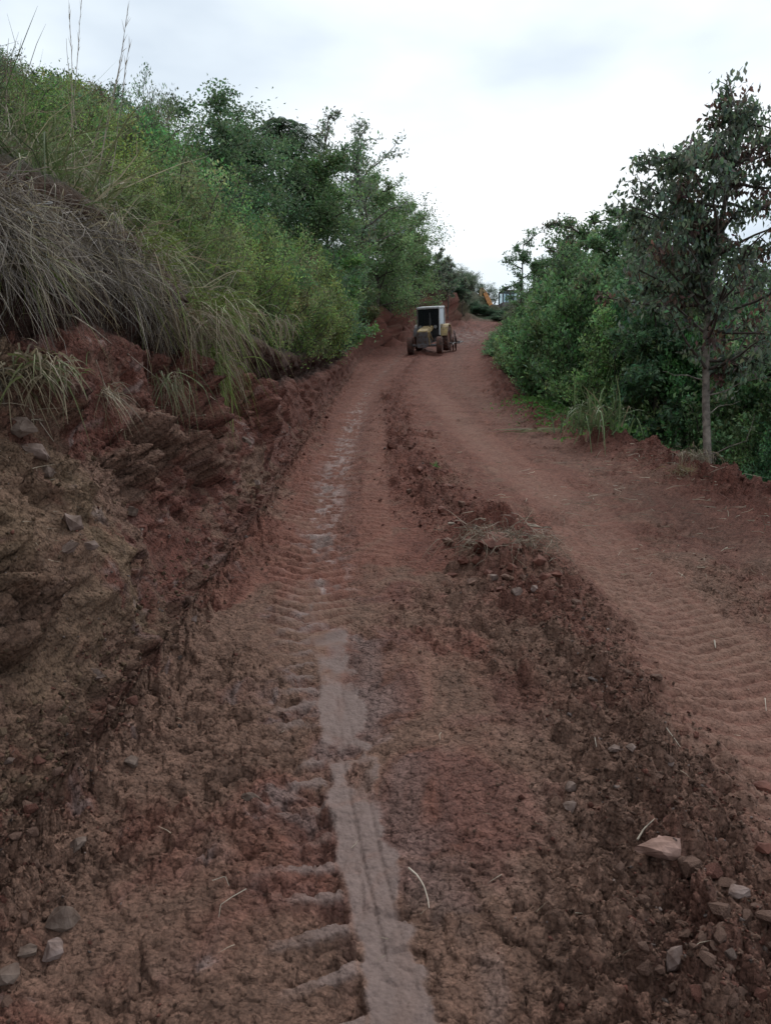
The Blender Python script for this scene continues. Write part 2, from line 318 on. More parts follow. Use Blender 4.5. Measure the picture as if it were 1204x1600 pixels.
def soil_material(name, rough=.95, bump=.8):
    m = bpy.data.materials.new(name); m.use_nodes = True; t = m.node_tree; b = t.nodes['Principled BSDF']
    at = t.nodes.new('ShaderNodeAttribute'); at.attribute_name = 'Col'
    tcn = t.nodes.new('ShaderNodeTexCoord')
    n = t.nodes.new('ShaderNodeTexNoise'); n.inputs['Scale'].default_value = 90; n.inputs['Detail'].default_value = 6; n.inputs['Roughness'].default_value = .7
    n2 = t.nodes.new('ShaderNodeTexNoise'); n2.inputs['Scale'].default_value = 28; n2.inputs['Detail'].default_value = 5; n2.inputs['Roughness'].default_value = .65
    t.links.new(tcn.outputs['Object'], n.inputs['Vector']); t.links.new(tcn.outputs['Object'], n2.inputs['Vector'])
    mr = t.nodes.new('ShaderNodeMapRange'); mr.inputs[1].default_value = .3; mr.inputs[2].default_value = .7; 
    for k_, lo in ((3, -.42), (4, .42)):
        q_ = t.nodes.new('ShaderNodeMath'); q_.operation = 'MULTIPLY_ADD'; q_.inputs[1].default_value = lo; q_.inputs[2].default_value = 1; t.links.new(at.outputs['Alpha'], q_.inputs[0]); t.links.new(q_.outputs[0], mr.inputs[k_])
    t.links.new(n.outputs[0], mr.inputs[0])
    vo = t.nodes.new('ShaderNodeTexVoronoi'); vo.inputs['Scale'].default_value = 75; vo.inputs['Randomness'].default_value = 1; t.links.new(tcn.outputs['Object'], vo.inputs['Vector'])
    vo2 = t.nodes.new('ShaderNodeTexVoronoi'); vo2.inputs['Scale'].default_value = 32; t.links.new(tcn.outputs['Object'], vo2.inputs['Vector'])
    bs = t.nodes.new('ShaderNodeMath'); bs.operation = 'MULTIPLY'; bs.inputs[1].default_value = bump; t.links.new(at.outputs['Alpha'], bs.inputs[0])
    mu = t.nodes.new('ShaderNodeVectorMath'); mu.operation = 'SCALE'
    t.links.new(at.outputs['Color'], mu.inputs[0]); t.links.new(mr.outputs[0], mu.inputs['Scale'])
    t.links.new(mu.outputs[0], b.inputs['Base Color'])
    b1 = t.nodes.new('ShaderNodeBump'); b1.inputs['Strength'].default_value = bump; b1.inputs['Distance'].default_value = .012
    b2 = t.nodes.new('ShaderNodeBump'); b2.inputs['Strength'].default_value = bump; b2.inputs['Distance'].default_value = .03
    t.links.new(n.outputs[0], b1.inputs['Height']); t.links.new(n2.outputs[0], b2.inputs['Height']); t.links.new(b2.outputs[0], b1.inputs['Normal'])
    b3_ = t.nodes.new('ShaderNodeBump'); b3_.invert = True; b3_.inputs['Distance'].default_value = .012; t.links.new(vo.outputs['Distance'], b3_.inputs['Height']); t.links.new(b1.outputs[0], b3_.inputs['Normal'])
    b4_ = t.nodes.new('ShaderNodeBump'); b4_.invert = True; b4_.inputs['Distance'].default_value = .018; t.links.new(vo2.outputs['Distance'], b4_.inputs['Height']); t.links.new(b3_.outputs[0], b4_.inputs['Normal'])
    for q_ in (b1, b2, b3_, b4_): t.links.new(bs.outputs[0], q_.inputs['Strength'])
    t.links.new(b4_.outputs[0], b.inputs['Normal'])
    b.inputs['Roughness'].default_value = rough; b.inputs['Specular IOR Level'].default_value = .25
    return m
M_soil = soil_material('damp red soil')

terr = {}
for k, nm, lb in ((0, 'dirt_road', 'freshly graded red dirt road climbing away with tyre tracks'), (1, 'earth_bank', 'raw cut face of brown and red earth left of the road'),
              (2, 'hillside', 'dark ground of the overgrown slope above the cut'), (3, 'roadside_slope', 'ground falling away under the bushes right of the road')):
    q = Q[zone == k]; used, inv = np.unique(q, return_inverse=True)
    me = mk_mesh(nm, P.reshape(-1, 3)[used], inv.reshape(-1, 4), COL.reshape(-1, 4)[used], True, M_soil)
    terr[nm] = tag(ob(nm, me), kind='structure'); terr[nm]['label'] = lb
# coarse ray-casting copy of the terrain for placing things on it
sub = (slice(None, None, 2), slice(None, None, 2))
Pg = P[sub]; ig = np.arange(Pg.shape[0] * Pg.shape[1]).reshape(Pg.shape[:2])
Qg = np.stack([ig[:-1, :-1], ig[:-1, 1:], ig[1:, 1:], ig[1:, :-1]], -1).reshape(-1, 4)
BVH = BVHTree.FromPolygons([tuple(v) for v in Pg.reshape(-1, 3).tolist()], [tuple(f) for f in Qg.tolist()])
def gz(x, y):
    h = BVH.ray_cast(Vector((x, y, 80)), Vector((0, 0, -1)));
    return h[0].z if h[0] is not None else float(zr(y))
def ray(u_, v_):
    d = Vector(((u_ - 602) / F, 1, -(v_ - 800) / F)); d.rotate(Matrix.Rotation(-PITCH, 3, 'X')); return d.normalized()
def hit(u_, v_):
    h = BVH.ray_cast(CAM, ray(u_, v_)); return h[0], h[1]
def at(u_, v_, y):
    d = ray(u_, v_); return CAM + d * (y / d.y)

# ------------------------------------------------------------ materials
def simple(name, col, rough=.6, metal=0, var=.0, scale=20, bump=0, spec=.5, dirt=None):
    m = bpy.data.materials.new(name); m.use_nodes = True; t = m.node_tree; b = t.nodes['Principled BSDF']
    b.inputs['Roughness'].default_value = rough; b.inputs['Metallic'].default_value = metal; b.inputs['Specular IOR Level'].default_value = spec
    tcn = t.nodes.new('ShaderNodeTexCoord'); n = t.nodes.new('ShaderNodeTexNoise'); n.inputs['Scale'].default_value = scale; n.inputs['Detail'].default_value = 5
    t.links.new(tcn.outputs['Object'], n.inputs['Vector'])
    r = t.nodes.new('ShaderNodeValToRGB'); r.color_ramp.elements[0].position = .35; r.color_ramp.elements[1].position = .65
    c2 = dirt if dirt else tuple(v * (1 - var) for v in col)
    r.color_ramp.elements[0].color = (*c2, 1); r.color_ramp.elements[1].color = (*[min(1, v * (1 + var)) for v in col], 1)
    t.links.new(n.outputs[0], r.inputs[0]); t.links.new(r.outputs[0], b.inputs['Base Color'])
    if bump:
        bb = t.nodes.new('ShaderNodeBump'); bb.inputs['Strength'].default_value = bump; bb.inputs['Distance'].default_value = .02
        t.links.new(n.outputs[0], bb.inputs['Height']); t.links.new(bb.outputs[0], b.inputs['Normal'])
    return m
def leaf_material(name, trans=.3, rough=.5, tint=True):
    m = bpy.data.materials.new(name); m.use_nodes = True; t = m.node_tree; t.nodes.clear()
    o = t.nodes.new('ShaderNodeOutputMaterial'); at_ = t.nodes.new('ShaderNodeAttribute'); at_.attribute_name = 'Col'
    oi = t.nodes.new('ShaderNodeObjectInfo'); mu = t.nodes.new('ShaderNodeVectorMath'); mu.operation = 'MULTIPLY'
    t.links.new(at_.outputs['Color'], mu.inputs[0]); t.links.new(oi.outputs['Color'], mu.inputs[1])
    p = t.nodes.new('ShaderNodeBsdfPrincipled'); p.inputs['Roughness'].default_value = rough; p.inputs['Specular IOR Level'].default_value = .35
    tr = t.nodes.new('ShaderNodeBsdfTranslucent'); mx_ = t.nodes.new('ShaderNodeMixShader'); mx_.inputs[0].default_value = trans
    t.links.new(mu.outputs[0], p.inputs['Base Color']); t.links.new(mu.outputs[0], tr.inputs[0])
    t.links.new(p.outputs[0], mx_.inputs[1]); t.links.new(tr.outputs[0], mx_.inputs[2]); t.links.new(mx_.outputs[0], o.inputs[0])
    return m
M_leaf = leaf_material('leaf', .42, .6); M_grass = leaf_material('grass blade', .25, .6)
M_bark = simple('grey bark', (.17, .145, .125), .85, var=.45, scale=14, bump=.6)
M_bark2 = simple('dark bark', (.06, .048, .04), .9, var=.4, scale=14, bump=.6)
M_dry = simple('dry stalk', (.34, .29, .23), .8, var=.3, scale=30)

# ------------------------------------------------------------ foliage and grass generators
def unit(v): return v / (np.linalg.norm(v, axis=-1, keepdims=True) + 1e-9)
def leaves(cen, direc, ln, wd, col, g=rng, fold=.25):
    """rhombic folded leaves: base at cen, pointing along direc"""
    n = len(cen); d = unit(direc); s = unit(np.cross(d, g.normal(size=(n, 3)))); up = np.cross(s, d)
    ln = np.broadcast_to(ln, n)[:, None]; wd = np.broadcast_to(wd, n)[:, None]
    b = cen; tip = cen + d * ln; m = cen + d * ln * .45 - up * wd * fold
    V = np.stack([b, m + s * wd * .5, tip, m - s * wd * .5], 1)
    i = np.arange(n)[:, None] * 4
    Fq = np.concatenate([i + 0, i + 1, i + 2, i + 3], 1)
    return V.reshape(-1, 3), Fq, np.repeat(col, 4, 0)
def blades(root, direc, ln, wd, droop, col, seg=4, g=rng, kink=.0):
    n = len(root); d = unit(direc); s = unit(np.cross(d, g.normal(size=(n, 3)) * .5 + np.array([0, 0, .01])))
    ln = np.broadcast_to(ln, n)[:, None]; wd = np.broadcast_to(wd, n)[:, None]; droop = np.broadcast_to(droop, n)[:, None]
    t = np.linspace(0, 1, seg + 1); Vs = []
    wob = g.normal(size=(n, 3)) * kink
    for k, tt in enumerate(t):
        p = root + d * ln * tt + np.array([0, 0, -1.0]) * droop * ln * tt * tt + wob * ln * math.sin(tt * 5) * .5
        w_ = wd * (1 - tt) ** .6 * .5 + wd * .06
        Vs += [p - s * w_, p + s * w_]
    V = np.stack(Vs, 1); m = 2 * (seg + 1); i = np.arange(n)[:, None, None] * m
    q = np.array([[2 * k, 2 * k + 1, 2 * k + 3, 2 * k + 2] for k in range(seg)])[None]
    return V.reshape(-1, 3), (i + q).reshape(-1, 4), np.repeat(col, m, 0)
def join(parts):
    Vs, Fs, Cs = [], [], []; o = 0
    for V, Fq, c in parts:
        Vs.append(V); Fs.append(Fq + o); Cs.append(c); o += len(V)
    return np.concatenate(Vs), np.concatenate(Fs), np.concatenate(Cs)
def tube(pts, rad, sides=6):
    """tapered tube along a polyline -> V, quads"""
    pts = np.array([tuple(p) for p in pts], float); n = len(pts); rad = np.broadcast_to(rad, n)
    tg = np.gradient(pts, axis=0); tg = unit(tg)
    ref = np.array([0, 0, 1.]) if abs(tg[0][2]) < .9 else np.array([1., 0, 0])
    V = []
    for i in range(n):
        a = unit(np.cross(tg[i], ref)); b = np.cross(tg[i], a); ang = np.arange(sides) * 2 * math.pi / sides
        V.append(pts[i] + rad[i] * (np.cos(ang)[:, None] * a + np.sin(ang)[:, None] * b))
    V = np.concatenate(V); Fq = []
    for i in range(n - 1):
        for k in range(sides):
            Fq.append([i * sides + k, i * sides + (k + 1) % sides, (i + 1) * sides + (k + 1) % sides, (i + 1) * sides + k])
    return V, np.array(Fq)
def tubes_mesh(name, lst, mat, sides=6):
    Vs, Fs, o = [], [], 0
    for pts, rad in lst:
        V, Fq = tube(pts, rad, sides); Vs.append(V); Fs.append(Fq + o); o += len(V)
    return mk_mesh(name, np.concatenate(Vs), np.concatenate(Fs), None, True, mat)
def bend(a, b, n=5, amp=.08, g=rng, sag=0):
    a = np.array(a, float); b = np.array(b, float); t = np.linspace(0, 1, n)[:, None]; L0 = np.linalg.norm(b - a)
    p = a + (b - a) * t; w_ = np.cumsum(g.normal(size=(n, 3)), 0) * amp * L0 / n; w_ -= w_[0] + (w_[-1] - w_[0]) * t
    p = p + w_; p[:, 2] -= sag * L0 * (t[:, 0] ** 2 - t[:, 0]) * -1
    return p
def leafcols(n, basec, var=.3, g=rng, alt=None, palt=.1):
    c = np.array(basec)[None] * (1 + var * g.normal(size=(n, 1))) * (1 + .12 * g.normal(size=(n, 3)))
    if alt is not None:
        m = g.random(n) < palt; c[m] = np.array(alt) * (1 + .2 * g.normal(size=(m.sum(), 1)))
    return np.clip(c, .006, .7)

def shrub_meshes(name, seed, nl=9000, leafsz=(.05, .022), stems=26, shape='dome', lump=.35, colr=(0.099, 0.139, 0.046), alt=None, palt=.08, updir=.5, narrow=1.0, inner=.25):
    """unit shrub: radius about 1, height about 2 * narrow"""
    g = np.random.default_rng(seed); st = []; tips = []
    for k in range(stems):
        a = g.random() * 6.283; el = g.uniform(.15, 1.0) ** .7 * 1.5
        r = (1 - lump * g.random())
        tip = np.array([math.cos(a) * math.cos(el) * r, math.sin(a) * math.cos(el) * r, max(.15, math.sin(el) * 2 * narrow * r)])
        p = bend((g.normal() * .05, g.normal() * .05, 0), tip, 6, .35, g); st.append((p, np.linspace(.022, .005, 6))); tips.append(p)
        for j in range(5):
            q = p[g.integers(2, 6)] + 0; e_ = q + unit(g.normal(size=3) + np.array([0, 0, .35]) + tip * .4) * g.uniform(.2, .45)
            pp = bend(q, e_, 4, .3, g); tips.append(pp); st.append((pp, np.linspace(.008, .003, 4)))
    ncl = len(tips); cen = []; dr = []; shade = []
    for i, p in enumerate(tips):
        m = int(nl / ncl * g.uniform(.5, 1.5)); t = g.uniform(inner if len(p) == 6 else .1, 1.05, m); f = t * (len(p) - 1)
        i0 = np.clip(f.astype(int), 0, len(p) - 2); fr = (f - i0)[:, None]
        c = p[i0] * (1 - fr) + p[i0 + 1] * fr + g.normal(size=(m, 3)) * .075
        cen.append(c); dr.append(unit(g.normal(size=(m, 3)) + np.array([0, 0, updir]) + (p[-1] - p[0]) * .5)); shade.append(np.full(m, 1 + .38 * g.normal()))
    cen = np.concatenate(cen); dr = np.concatenate(dr); shade = np.clip(np.concatenate(shade), .45, 1.8)
    n = len(cen); col = leafcols(n, colr, .22, g, alt, palt) * shade[:, None]
    sz = g.uniform(.6, 1.25, n)
    V, Fq, cl_ = leaves(cen, dr, leafsz[0] * sz, leafsz[1] * sz, col, g)
    return mk_mesh(name + '_foliage', V, Fq, cl_, False, M_leaf), tubes_mesh(name + '_stem', st, M_bark2, 4)

def grow(seed, H, trunk_to=.45, spread=.35, limbs=14, sub=6, leafn=9000, leafsz=(.12, .06), colr=(0.066, 0.106, 0.046), clump=.35, alt=None, palt=.05, droop=0, r0=.03, top=.25, flat=1.0, lean=(0, 0)):
    """a tree of height H: tapered trunk, limbs and a crown in clumps"""
    g = np.random.default_rng(seed); st = []
    tr = bend((0, 0, -.3), (lean[0] * H, lean[1] * H, H * .93), 9, .12, g); st.append((tr, np.linspace(r0 * H * .55, r0 * H * .07, 9)))
    cen, dr, sh = [], [], []
    ends = []
    for k in range(limbs):
        t = trunk_to + (1 - trunk_to) * (k + g.random()) / limbs; f = t * 8; i0 = min(int(f), 7); b = tr[i0] + (tr[i0 + 1] - tr[i0]) * (f - i0)
        a = k * 2.4 + g.normal() * .4; q = (t - trunk_to) / (1 - trunk_to); Lr = H * spread * (1 - q * (1 - top)) * (.55 + .45 * math.sin(min(1, q * 1.6 + .25) * 3.14 / 2)) * g.uniform(.75, 1.2)
        e_ = b + np.array([math.cos(a) * Lr, math.sin(a) * Lr, Lr * g.uniform(.1, .8) * flat])
        p = bend(b, e_, 6, .22, g); st.append((p, np.linspace(r0 * H * .2, r0 * H * .04, 6))); ends.append((p, Lr))
    ends.append((tr[5:], H * spread * .5))
    tips = []
    for p, Lr in ends:
        for j in range(sub):
            q = p[g.integers(1, len(p))]; e_ = q + unit(g.normal(size=3) + np.array([0, 0, .3])) * Lr * g.uniform(.25, .55)
            pp = bend(q, e_, 4, .25, g); st.append((pp, np.linspace(r0 * H * .07, r0 * H * .02, 4))); tips.append(pp)
    m0 = leafn // len(tips)
    for p in tips:
        m = int(m0 * g.uniform(.4, 1.6)); t = g.uniform(.15, 1.05, m)[:, None]
        c = p[0] + (p[-1] - p[0]) * t + g.normal(size=(m, 3)) * clump * np.array([1, 1, .6]) * np.linalg.norm(p[-1] - p[0]) * .55
        cen.append(c); dr.append(unit(g.normal(size=(m, 3)) + np.array([0, 0, .3 - droop]))); sh.append(np.full(m, 1 + .25 * g.normal()))
    cen = np.concatenate(cen); dr = np.concatenate(dr); sh = np.clip(np.concatenate(sh), .5, 1.7); n = len(cen)
    sz = g.uniform(.6, 1.25, n); V, Fq, cl_ = leaves(cen, dr, leafsz[0] * sz, leafsz[1] * sz, leafcols(n, colr, .22, g, alt, palt) * sh[:, None], g)
    return V, Fq, cl_, st
def tree_thing(name, loc, H, label, cat='tree', group=None, mat=M_bark2, tint=(1, 1, 1), **k):
    V, Fq, cl_, st = grow(H=H, **k); t = empty(name, loc, 0, label, cat, group)
    ob('trunk', tubes_mesh('trunk', st, mat, 6), t); ob('crown', mk_mesh('crown', V, Fq, cl_, False, M_leaf), t, color=tint)
    return t

# =================================================================== TREES AND SHRUBS, LEFT
SH = {}
def shrub_proto(key, *a, **k): SH[key] = shrub_meshes('shrub_' + key, *a, **k)
shrub_proto('fine0', 1, 15000, (.055, .022), 30, colr=(0.20, 0.27, 0.10), alt=(.17, .17, .05), palt=.1)
shrub_proto('fine1', 2, 15000, (.05, .02), 34, colr=(0.165, 0.251, 0.087), alt=(.16, .14, .08), palt=.1, narrow=1.15)
shrub_proto('fine2', 3, 13000, (.06, .022), 22, colr=(0.198, 0.224, 0.125), lump=.5, narrow=1.3, updir=1.0)
shrub_proto('dark0', 4, 11000, (.085, .045), 30, colr=(0.099, 0.172, 0.087), narrow=1.1)
shrub_proto('dark1', 5, 11000, (.08, .04), 26, colr=(0.112, 0.191, 0.099), lump=.45, narrow=1.3)
shrub_proto('thin0', 6, 5200, (.07, .028), 20, colr=(0.145, 0.198, 0.106), lump=.5, narrow=1.6, updir=1.3)
SHC = {}
def place_shrub(key, x, y, r, h, label, group, tint=(1, 1, 1), dz=0, name='shrub', cat='shrub', rz=None):
    fo, stm = SH[key]; t = empty(name, (x, y, gz(x, y) - .06 + dz), random.uniform(0, 6.28) if rz is None else rz, label, cat, group)
    narrow = {'fine0': 1, 'fine1': 1.15, 'fine2': 1.3, 'dark0': 1.1, 'dark1': 1.3, 'thin0': 1.6}[key]
    t.scale = (r, r * random.uniform(.85, 1.15), h / (2 * narrow))
    ob('foliage', fo, t, color=tint); ob('stem', stm, t)
    return t
def lip(y):       # x of the turf lip of the bank
    yy_ = float(y); xx, _, _ = base(np.array([[float(xl(yy_) - Lf(yy_) - Lh(yy_) - .5)]]), np.array([[yy_]])); return float(xx[0, 0])
# silhouette of the left hill in the photograph: highest pixel allowed at column u
TOPL = [(-400, 40), (0, 95), (60, 150), (130, 150), (200, 150), (255, 175), (300, 230), (340, 215), (420, 240), (480, 300), (520, 330), (560, 420), (590, 470), (700, 480)]
cnt = 0; nfront = 0
yv = 5.6
while yv < 46:
    step = max(.95, yv * .062); x0 = lip(yv) - .35; j = 0; xx = x0 - random.uniform(.1, .5)
    while xx > -.56 * yv - 2.2 and xx > -19:
        x_ = xx + random.uniform(-.3, .3) * step; y_ = yv + random.uniform(-.4, .4) * step
        dist = x0 - x_; g0 = gz(x_, y_)
        u_ = 602 + F * x_ / y_; lim = 1.55 + (700 - ip(u_, TOPL)) / F * y_ - g0
        h = random.uniform(1.1, 2.0) + min(1.3, dist * .16) + (.4 if yv > 14 else 0)
        if yv < 9: h *= .62
        if u_ < 330 and dist < 1.2 and yv < 8: h *= .5
        h = min(h, lim * random.uniform(.86, 1.02))
        if h > .45 and not (u_ > 330 and dist < .4 and yv < 12):
            r = min(max(h * .55, step * .62), 1.9)
            near_dark = yv > 24 or (yv > 17 and random.random() < .25)
            key = random.choice(['dark0', 'dark1', 'dark0', 'fine1'] if near_dark else ['fine0', 'fine1', 'fine2', 'fine0', 'fine1'])
            q = random.random(); tint = (random.uniform(.7, 1.25),) * 3
            tint = (tint[0] * random.uniform(.8, 1.2), tint[1], tint[2] * random.uniform(.75, 1.2)); tint = tuple(t_ * (.6 if random.random() < .18 else 1) for t_ in tint)
            if j == 0:
                lb, gp = ('feathery green shrub in the front row along the top of the cut bank' if not near_dark else 'dark green shrub at the bank edge below the tall trees'), 'shrubs along the edge of the bank'
            elif near_dark: lb, gp = 'dark leafy shrub among the tall trees on the left hillside', 'dark shrubs of the left hillside'
            elif u_ < 300: lb, gp = 'olive green shrub behind the tall grass on the upper left slope', 'shrubs behind the tall grass'
            else: lb, gp = 'light green shrub on the left slope right of the tall grass', 'light green shrubs of the left slope'
            if j == 0: lb = lb.replace('feathery green shrub in the front row along the top of the cut bank', ORD[min(nfront, 27)] + ' feathery shrub of the front row on the bank top, counted from the dead grass').replace('dark green shrub at the bank edge below the tall trees', ORD[min(nfront, 27)] + ' shrub of the front row on the bank top, dark green, below the tall trees'); nfront += 1
            place_shrub(key, x_, y_, r, h, lb, gp, tint); cnt += 1
        xx -= step * random.uniform(1.0, 1.35) * (1.0 + dist * .02); j += 1
    yv += step
for i, (u_, v_, y_) in enumerate([(8, 88, 17), (42, 140, 20), (62, 118, 15), (88, 150, 19), (112, 138, 17), (138, 150, 21), (170, 148, 19), (205, 150, 18), (238, 128, 20), (252, 140, 23), (282, 178, 22), (306, 205, 24), (330, 232, 25), (25, 110, 22), (150, 160, 15), (220, 165, 16)]):
    x_ = (u_ - 602) / F * y_; h = 1.55 + (700 - v_) / F * y_ - gz(x_, y_)
    SKO = [8, 25, 42, 62, 88, 112, 138, 150, 170, 205, 220, 238, 252, 282, 306, 330]
    if h > .5: place_shrub('thin0' if i % 3 else 'fine2', x_, y_, min(1.0, h * .28 + .25), h, ORD[SKO.index(u_)] + ' spiky shrub on the left skyline, counted from the left picture edge', 'shrubs on the left skyline', (random.uniform(.8, 1.1), 1, 1.05))
# shrubs leaning out over the cut, so the face is hidden under foliage from 10 m on
for io, (y_, off, r, h, key) in enumerate(((7.6, .0, .42, .9, 'fine0'), (8.3, .05, .5, 1.2, 'fine1'), (9.2, .1, .55, 1.35, 'fine0'), (10.0, .1, .6, 1.5, 'fine2'), (10.6, .15, .65, 1.5, 'fine0'), (12.0, .1, .8, 1.9, 'fine1'), (13.6, .2, .95, 2.3, 'fine0'), (15.4, .25, 1.05, 2.5, 'fine1'), (17.4, .25, 1.1, 2.6, 'fine0'),
                             (19.6, .3, 1.2, 2.7, 'fine2'), (22, .35, 1.3, 3.0, 'fine0'), (25, .3, 1.4, 3.2, 'dark0'), (28, .3, 1.5, 3.4, 'dark1'), (31.5, .2, 1.5, 3.6, 'dark0'), (35, .1, 1.5, 3.8, 'dark1'), (39, 0, 1.5, 3.8, 'dark0'))):
    x_ = lip(y_) + off - .5
    place_shrub(key, x_, y_, r, h, ORD[io] + ' bushy shrub overhanging the cut bank, counted from the green grass tuft towards the tractor', 'shrubs overhanging the cut bank', (1.02, 1.04, .95) if 'fine' in key else (1, 1, 1), dz=-.5 if y_ > 12 else -.2)

TREES_L = [  # u, v top, distance, kind, label
    (352, 205, 27, 'dense', 'dark round-topped tree standing highest left of the palm on the hill'),
    (392, 222, 31, 'dense', 'dark tree between the palm and the round-topped tree on the hill'),
    (478, 262, 34, 'dense', 'low dark tree right beside the palm on the skyline'),
    (520, 262, 33, 'broad', 'large dense dark green tree towering over the bank left of the road'),
    (512, 210, 38, 'sparse', 'thin-leaved tree whose open crown rises above the large dense tree'),
    (556, 222, 39, 'sparse', 'open feathery tree top right of the highest thin-leaved crown'),
    (590, 285, 46, 'broad', 'tall tree on the right shoulder of the dark tree group'),
    (608, 312, 49, 'broad', 'rounded green tree stepping down right of the tall shoulder tree'),
    (632, 342, 54, 'broad', 'rounded tree above and left of the tractor cab'),
    (648, 380, 58, 'broad', 'smaller leafy tree directly above the tractor cab'),
    (690, 402, 60, 'sparse', 'slender open tree standing against the sky right of the tractor'),
    (712, 412, 63, 'sparse', 'thin tree with a round open crown right of the tractor'),
    (738, 440, 68, 'sparse', 'faint small tree beside the digger arm'),
    (655, 440, 58, 'loose', 'low bushy tree behind the tractor roof'),
    (668, 425, 64, 'loose', 'bushy tree left of the slender open tree'), (622, 410, 57, 'broad', 'broad dark tree filling the gap behind the loose-crowned trees'), (700, 462, 66, 'loose', 'low tree under the slender open tree'),
    (560, 400, 30, 'broad2', 'bright green lower tree in front of the tall dark trees'),
]
KIND = dict(dense=dict(trunk_to=.2, spread=.42, limbs=16, sub=6, leafn=17000, leafsz=(.13, .07), colr=(0.092, 0.158, 0.087), clump=.75, top=.65),
            broad=dict(trunk_to=.12, spread=.40, limbs=24, sub=7, leafn=26000, leafsz=(.13, .065), colr=(0.125, 0.205, 0.098), clump=.5, top=.45),
            broad2=dict(trunk_to=.1, spread=.36, limbs=16, sub=6, leafn=11000, leafsz=(.13, .065), colr=(0.112, 0.231, 0.079), clump=.5, top=.4),
            loose=dict(trunk_to=.15, spread=.33, limbs=15, sub=6, leafn=7500, leafsz=(.18, .08), colr=(0.119, 0.178, 0.106), clump=.45, top=.4),
            sparse=dict(trunk_to=.4, spread=.26, limbs=12, sub=6, leafn=2600, leafsz=(.2, .08), colr=(0.132, 0.172, 0.132), clump=.4, top=.6, flat=1.6))
for i, (u_, v_, y_, kd, lb) in enumerate(TREES_L):
    x_ = min((u_ - 602) / F * y_, float(xl(y_)) - (.5 if y_ < 56 else .2))
    if kd == 'broad' and y_ < 36: x_ -= .6
    g0 = gz(x_, y_); H = 1.55 + (700 - v_) / F * y_ - g0
    k = dict(KIND[kd]); k['seed'] = 100 + i
    if H > 11: k['spread'] *= 10 / H
    tree_thing('tree', (x_, y_, g0), H, lb, 'tree', 'trees on the left hillside', tint=(1.4, 1.3, 1.2), **k)

# palm
def palm(loc, H, label):
    g = np.random.default_rng(5); t = empty('palm_tree', loc, 0, label, 'palm tree')
    ob('trunk', tubes_mesh('palm_trunk', [(bend((0, 0, -.3), (.2, 0, H), 7, .04, g), np.linspace(.15, .09, 7))], M_bark2), t)
    for k in range(17):
        a = k * 2.4; el = g.uniform(.3, 1.45); Lr = 2.3
        tt = np.linspace(0, 1, 8); d = np.array([math.cos(a) * math.cos(el), math.sin(a) * math.cos(el), math.sin(el)])
        p = np.array([.2, 0, H]) + d * Lr * tt[:, None]; p[:, 2] -= 1.5 * tt ** 2.2
        V, Fq = tube(p, np.linspace(.03, .008, 8), 4); parts = [(V, Fq, np.tile([[.05, .07, .04]], (len(V), 1)))]
        m = 90; f = g.uniform(.12, 1, m) * 7; i0 = np.clip(f.astype(int), 0, 6); q = p[i0] + (p[i0 + 1] - p[i0]) * (f - i0)[:, None]
        side = unit(np.cross(d, [0, 0, 1])) * np.where(g.random(m) < .5, -1, 1)[:, None]
        parts.append(blades(q, side + d * .6 + g.normal(size=(m, 3)) * .2, g.uniform(.45, .75, m), .04, .9, leafcols(m, (.09, .13, .08), .2, g), 3, g))
        V, Fq, cl_ = join(parts); ob('frond', mk_mesh('frond', V, Fq, cl_, False, M_leaf), t)
y_ = 33; x_ = (436 - 602) / F * y_; g0 = gz(x_, y_)
palm((x_, y_, g0), 1.55 + (700 - 238) / F * y_ - g0 - .2, 'palm with drooping feather fronds on the skyline of the left hill')

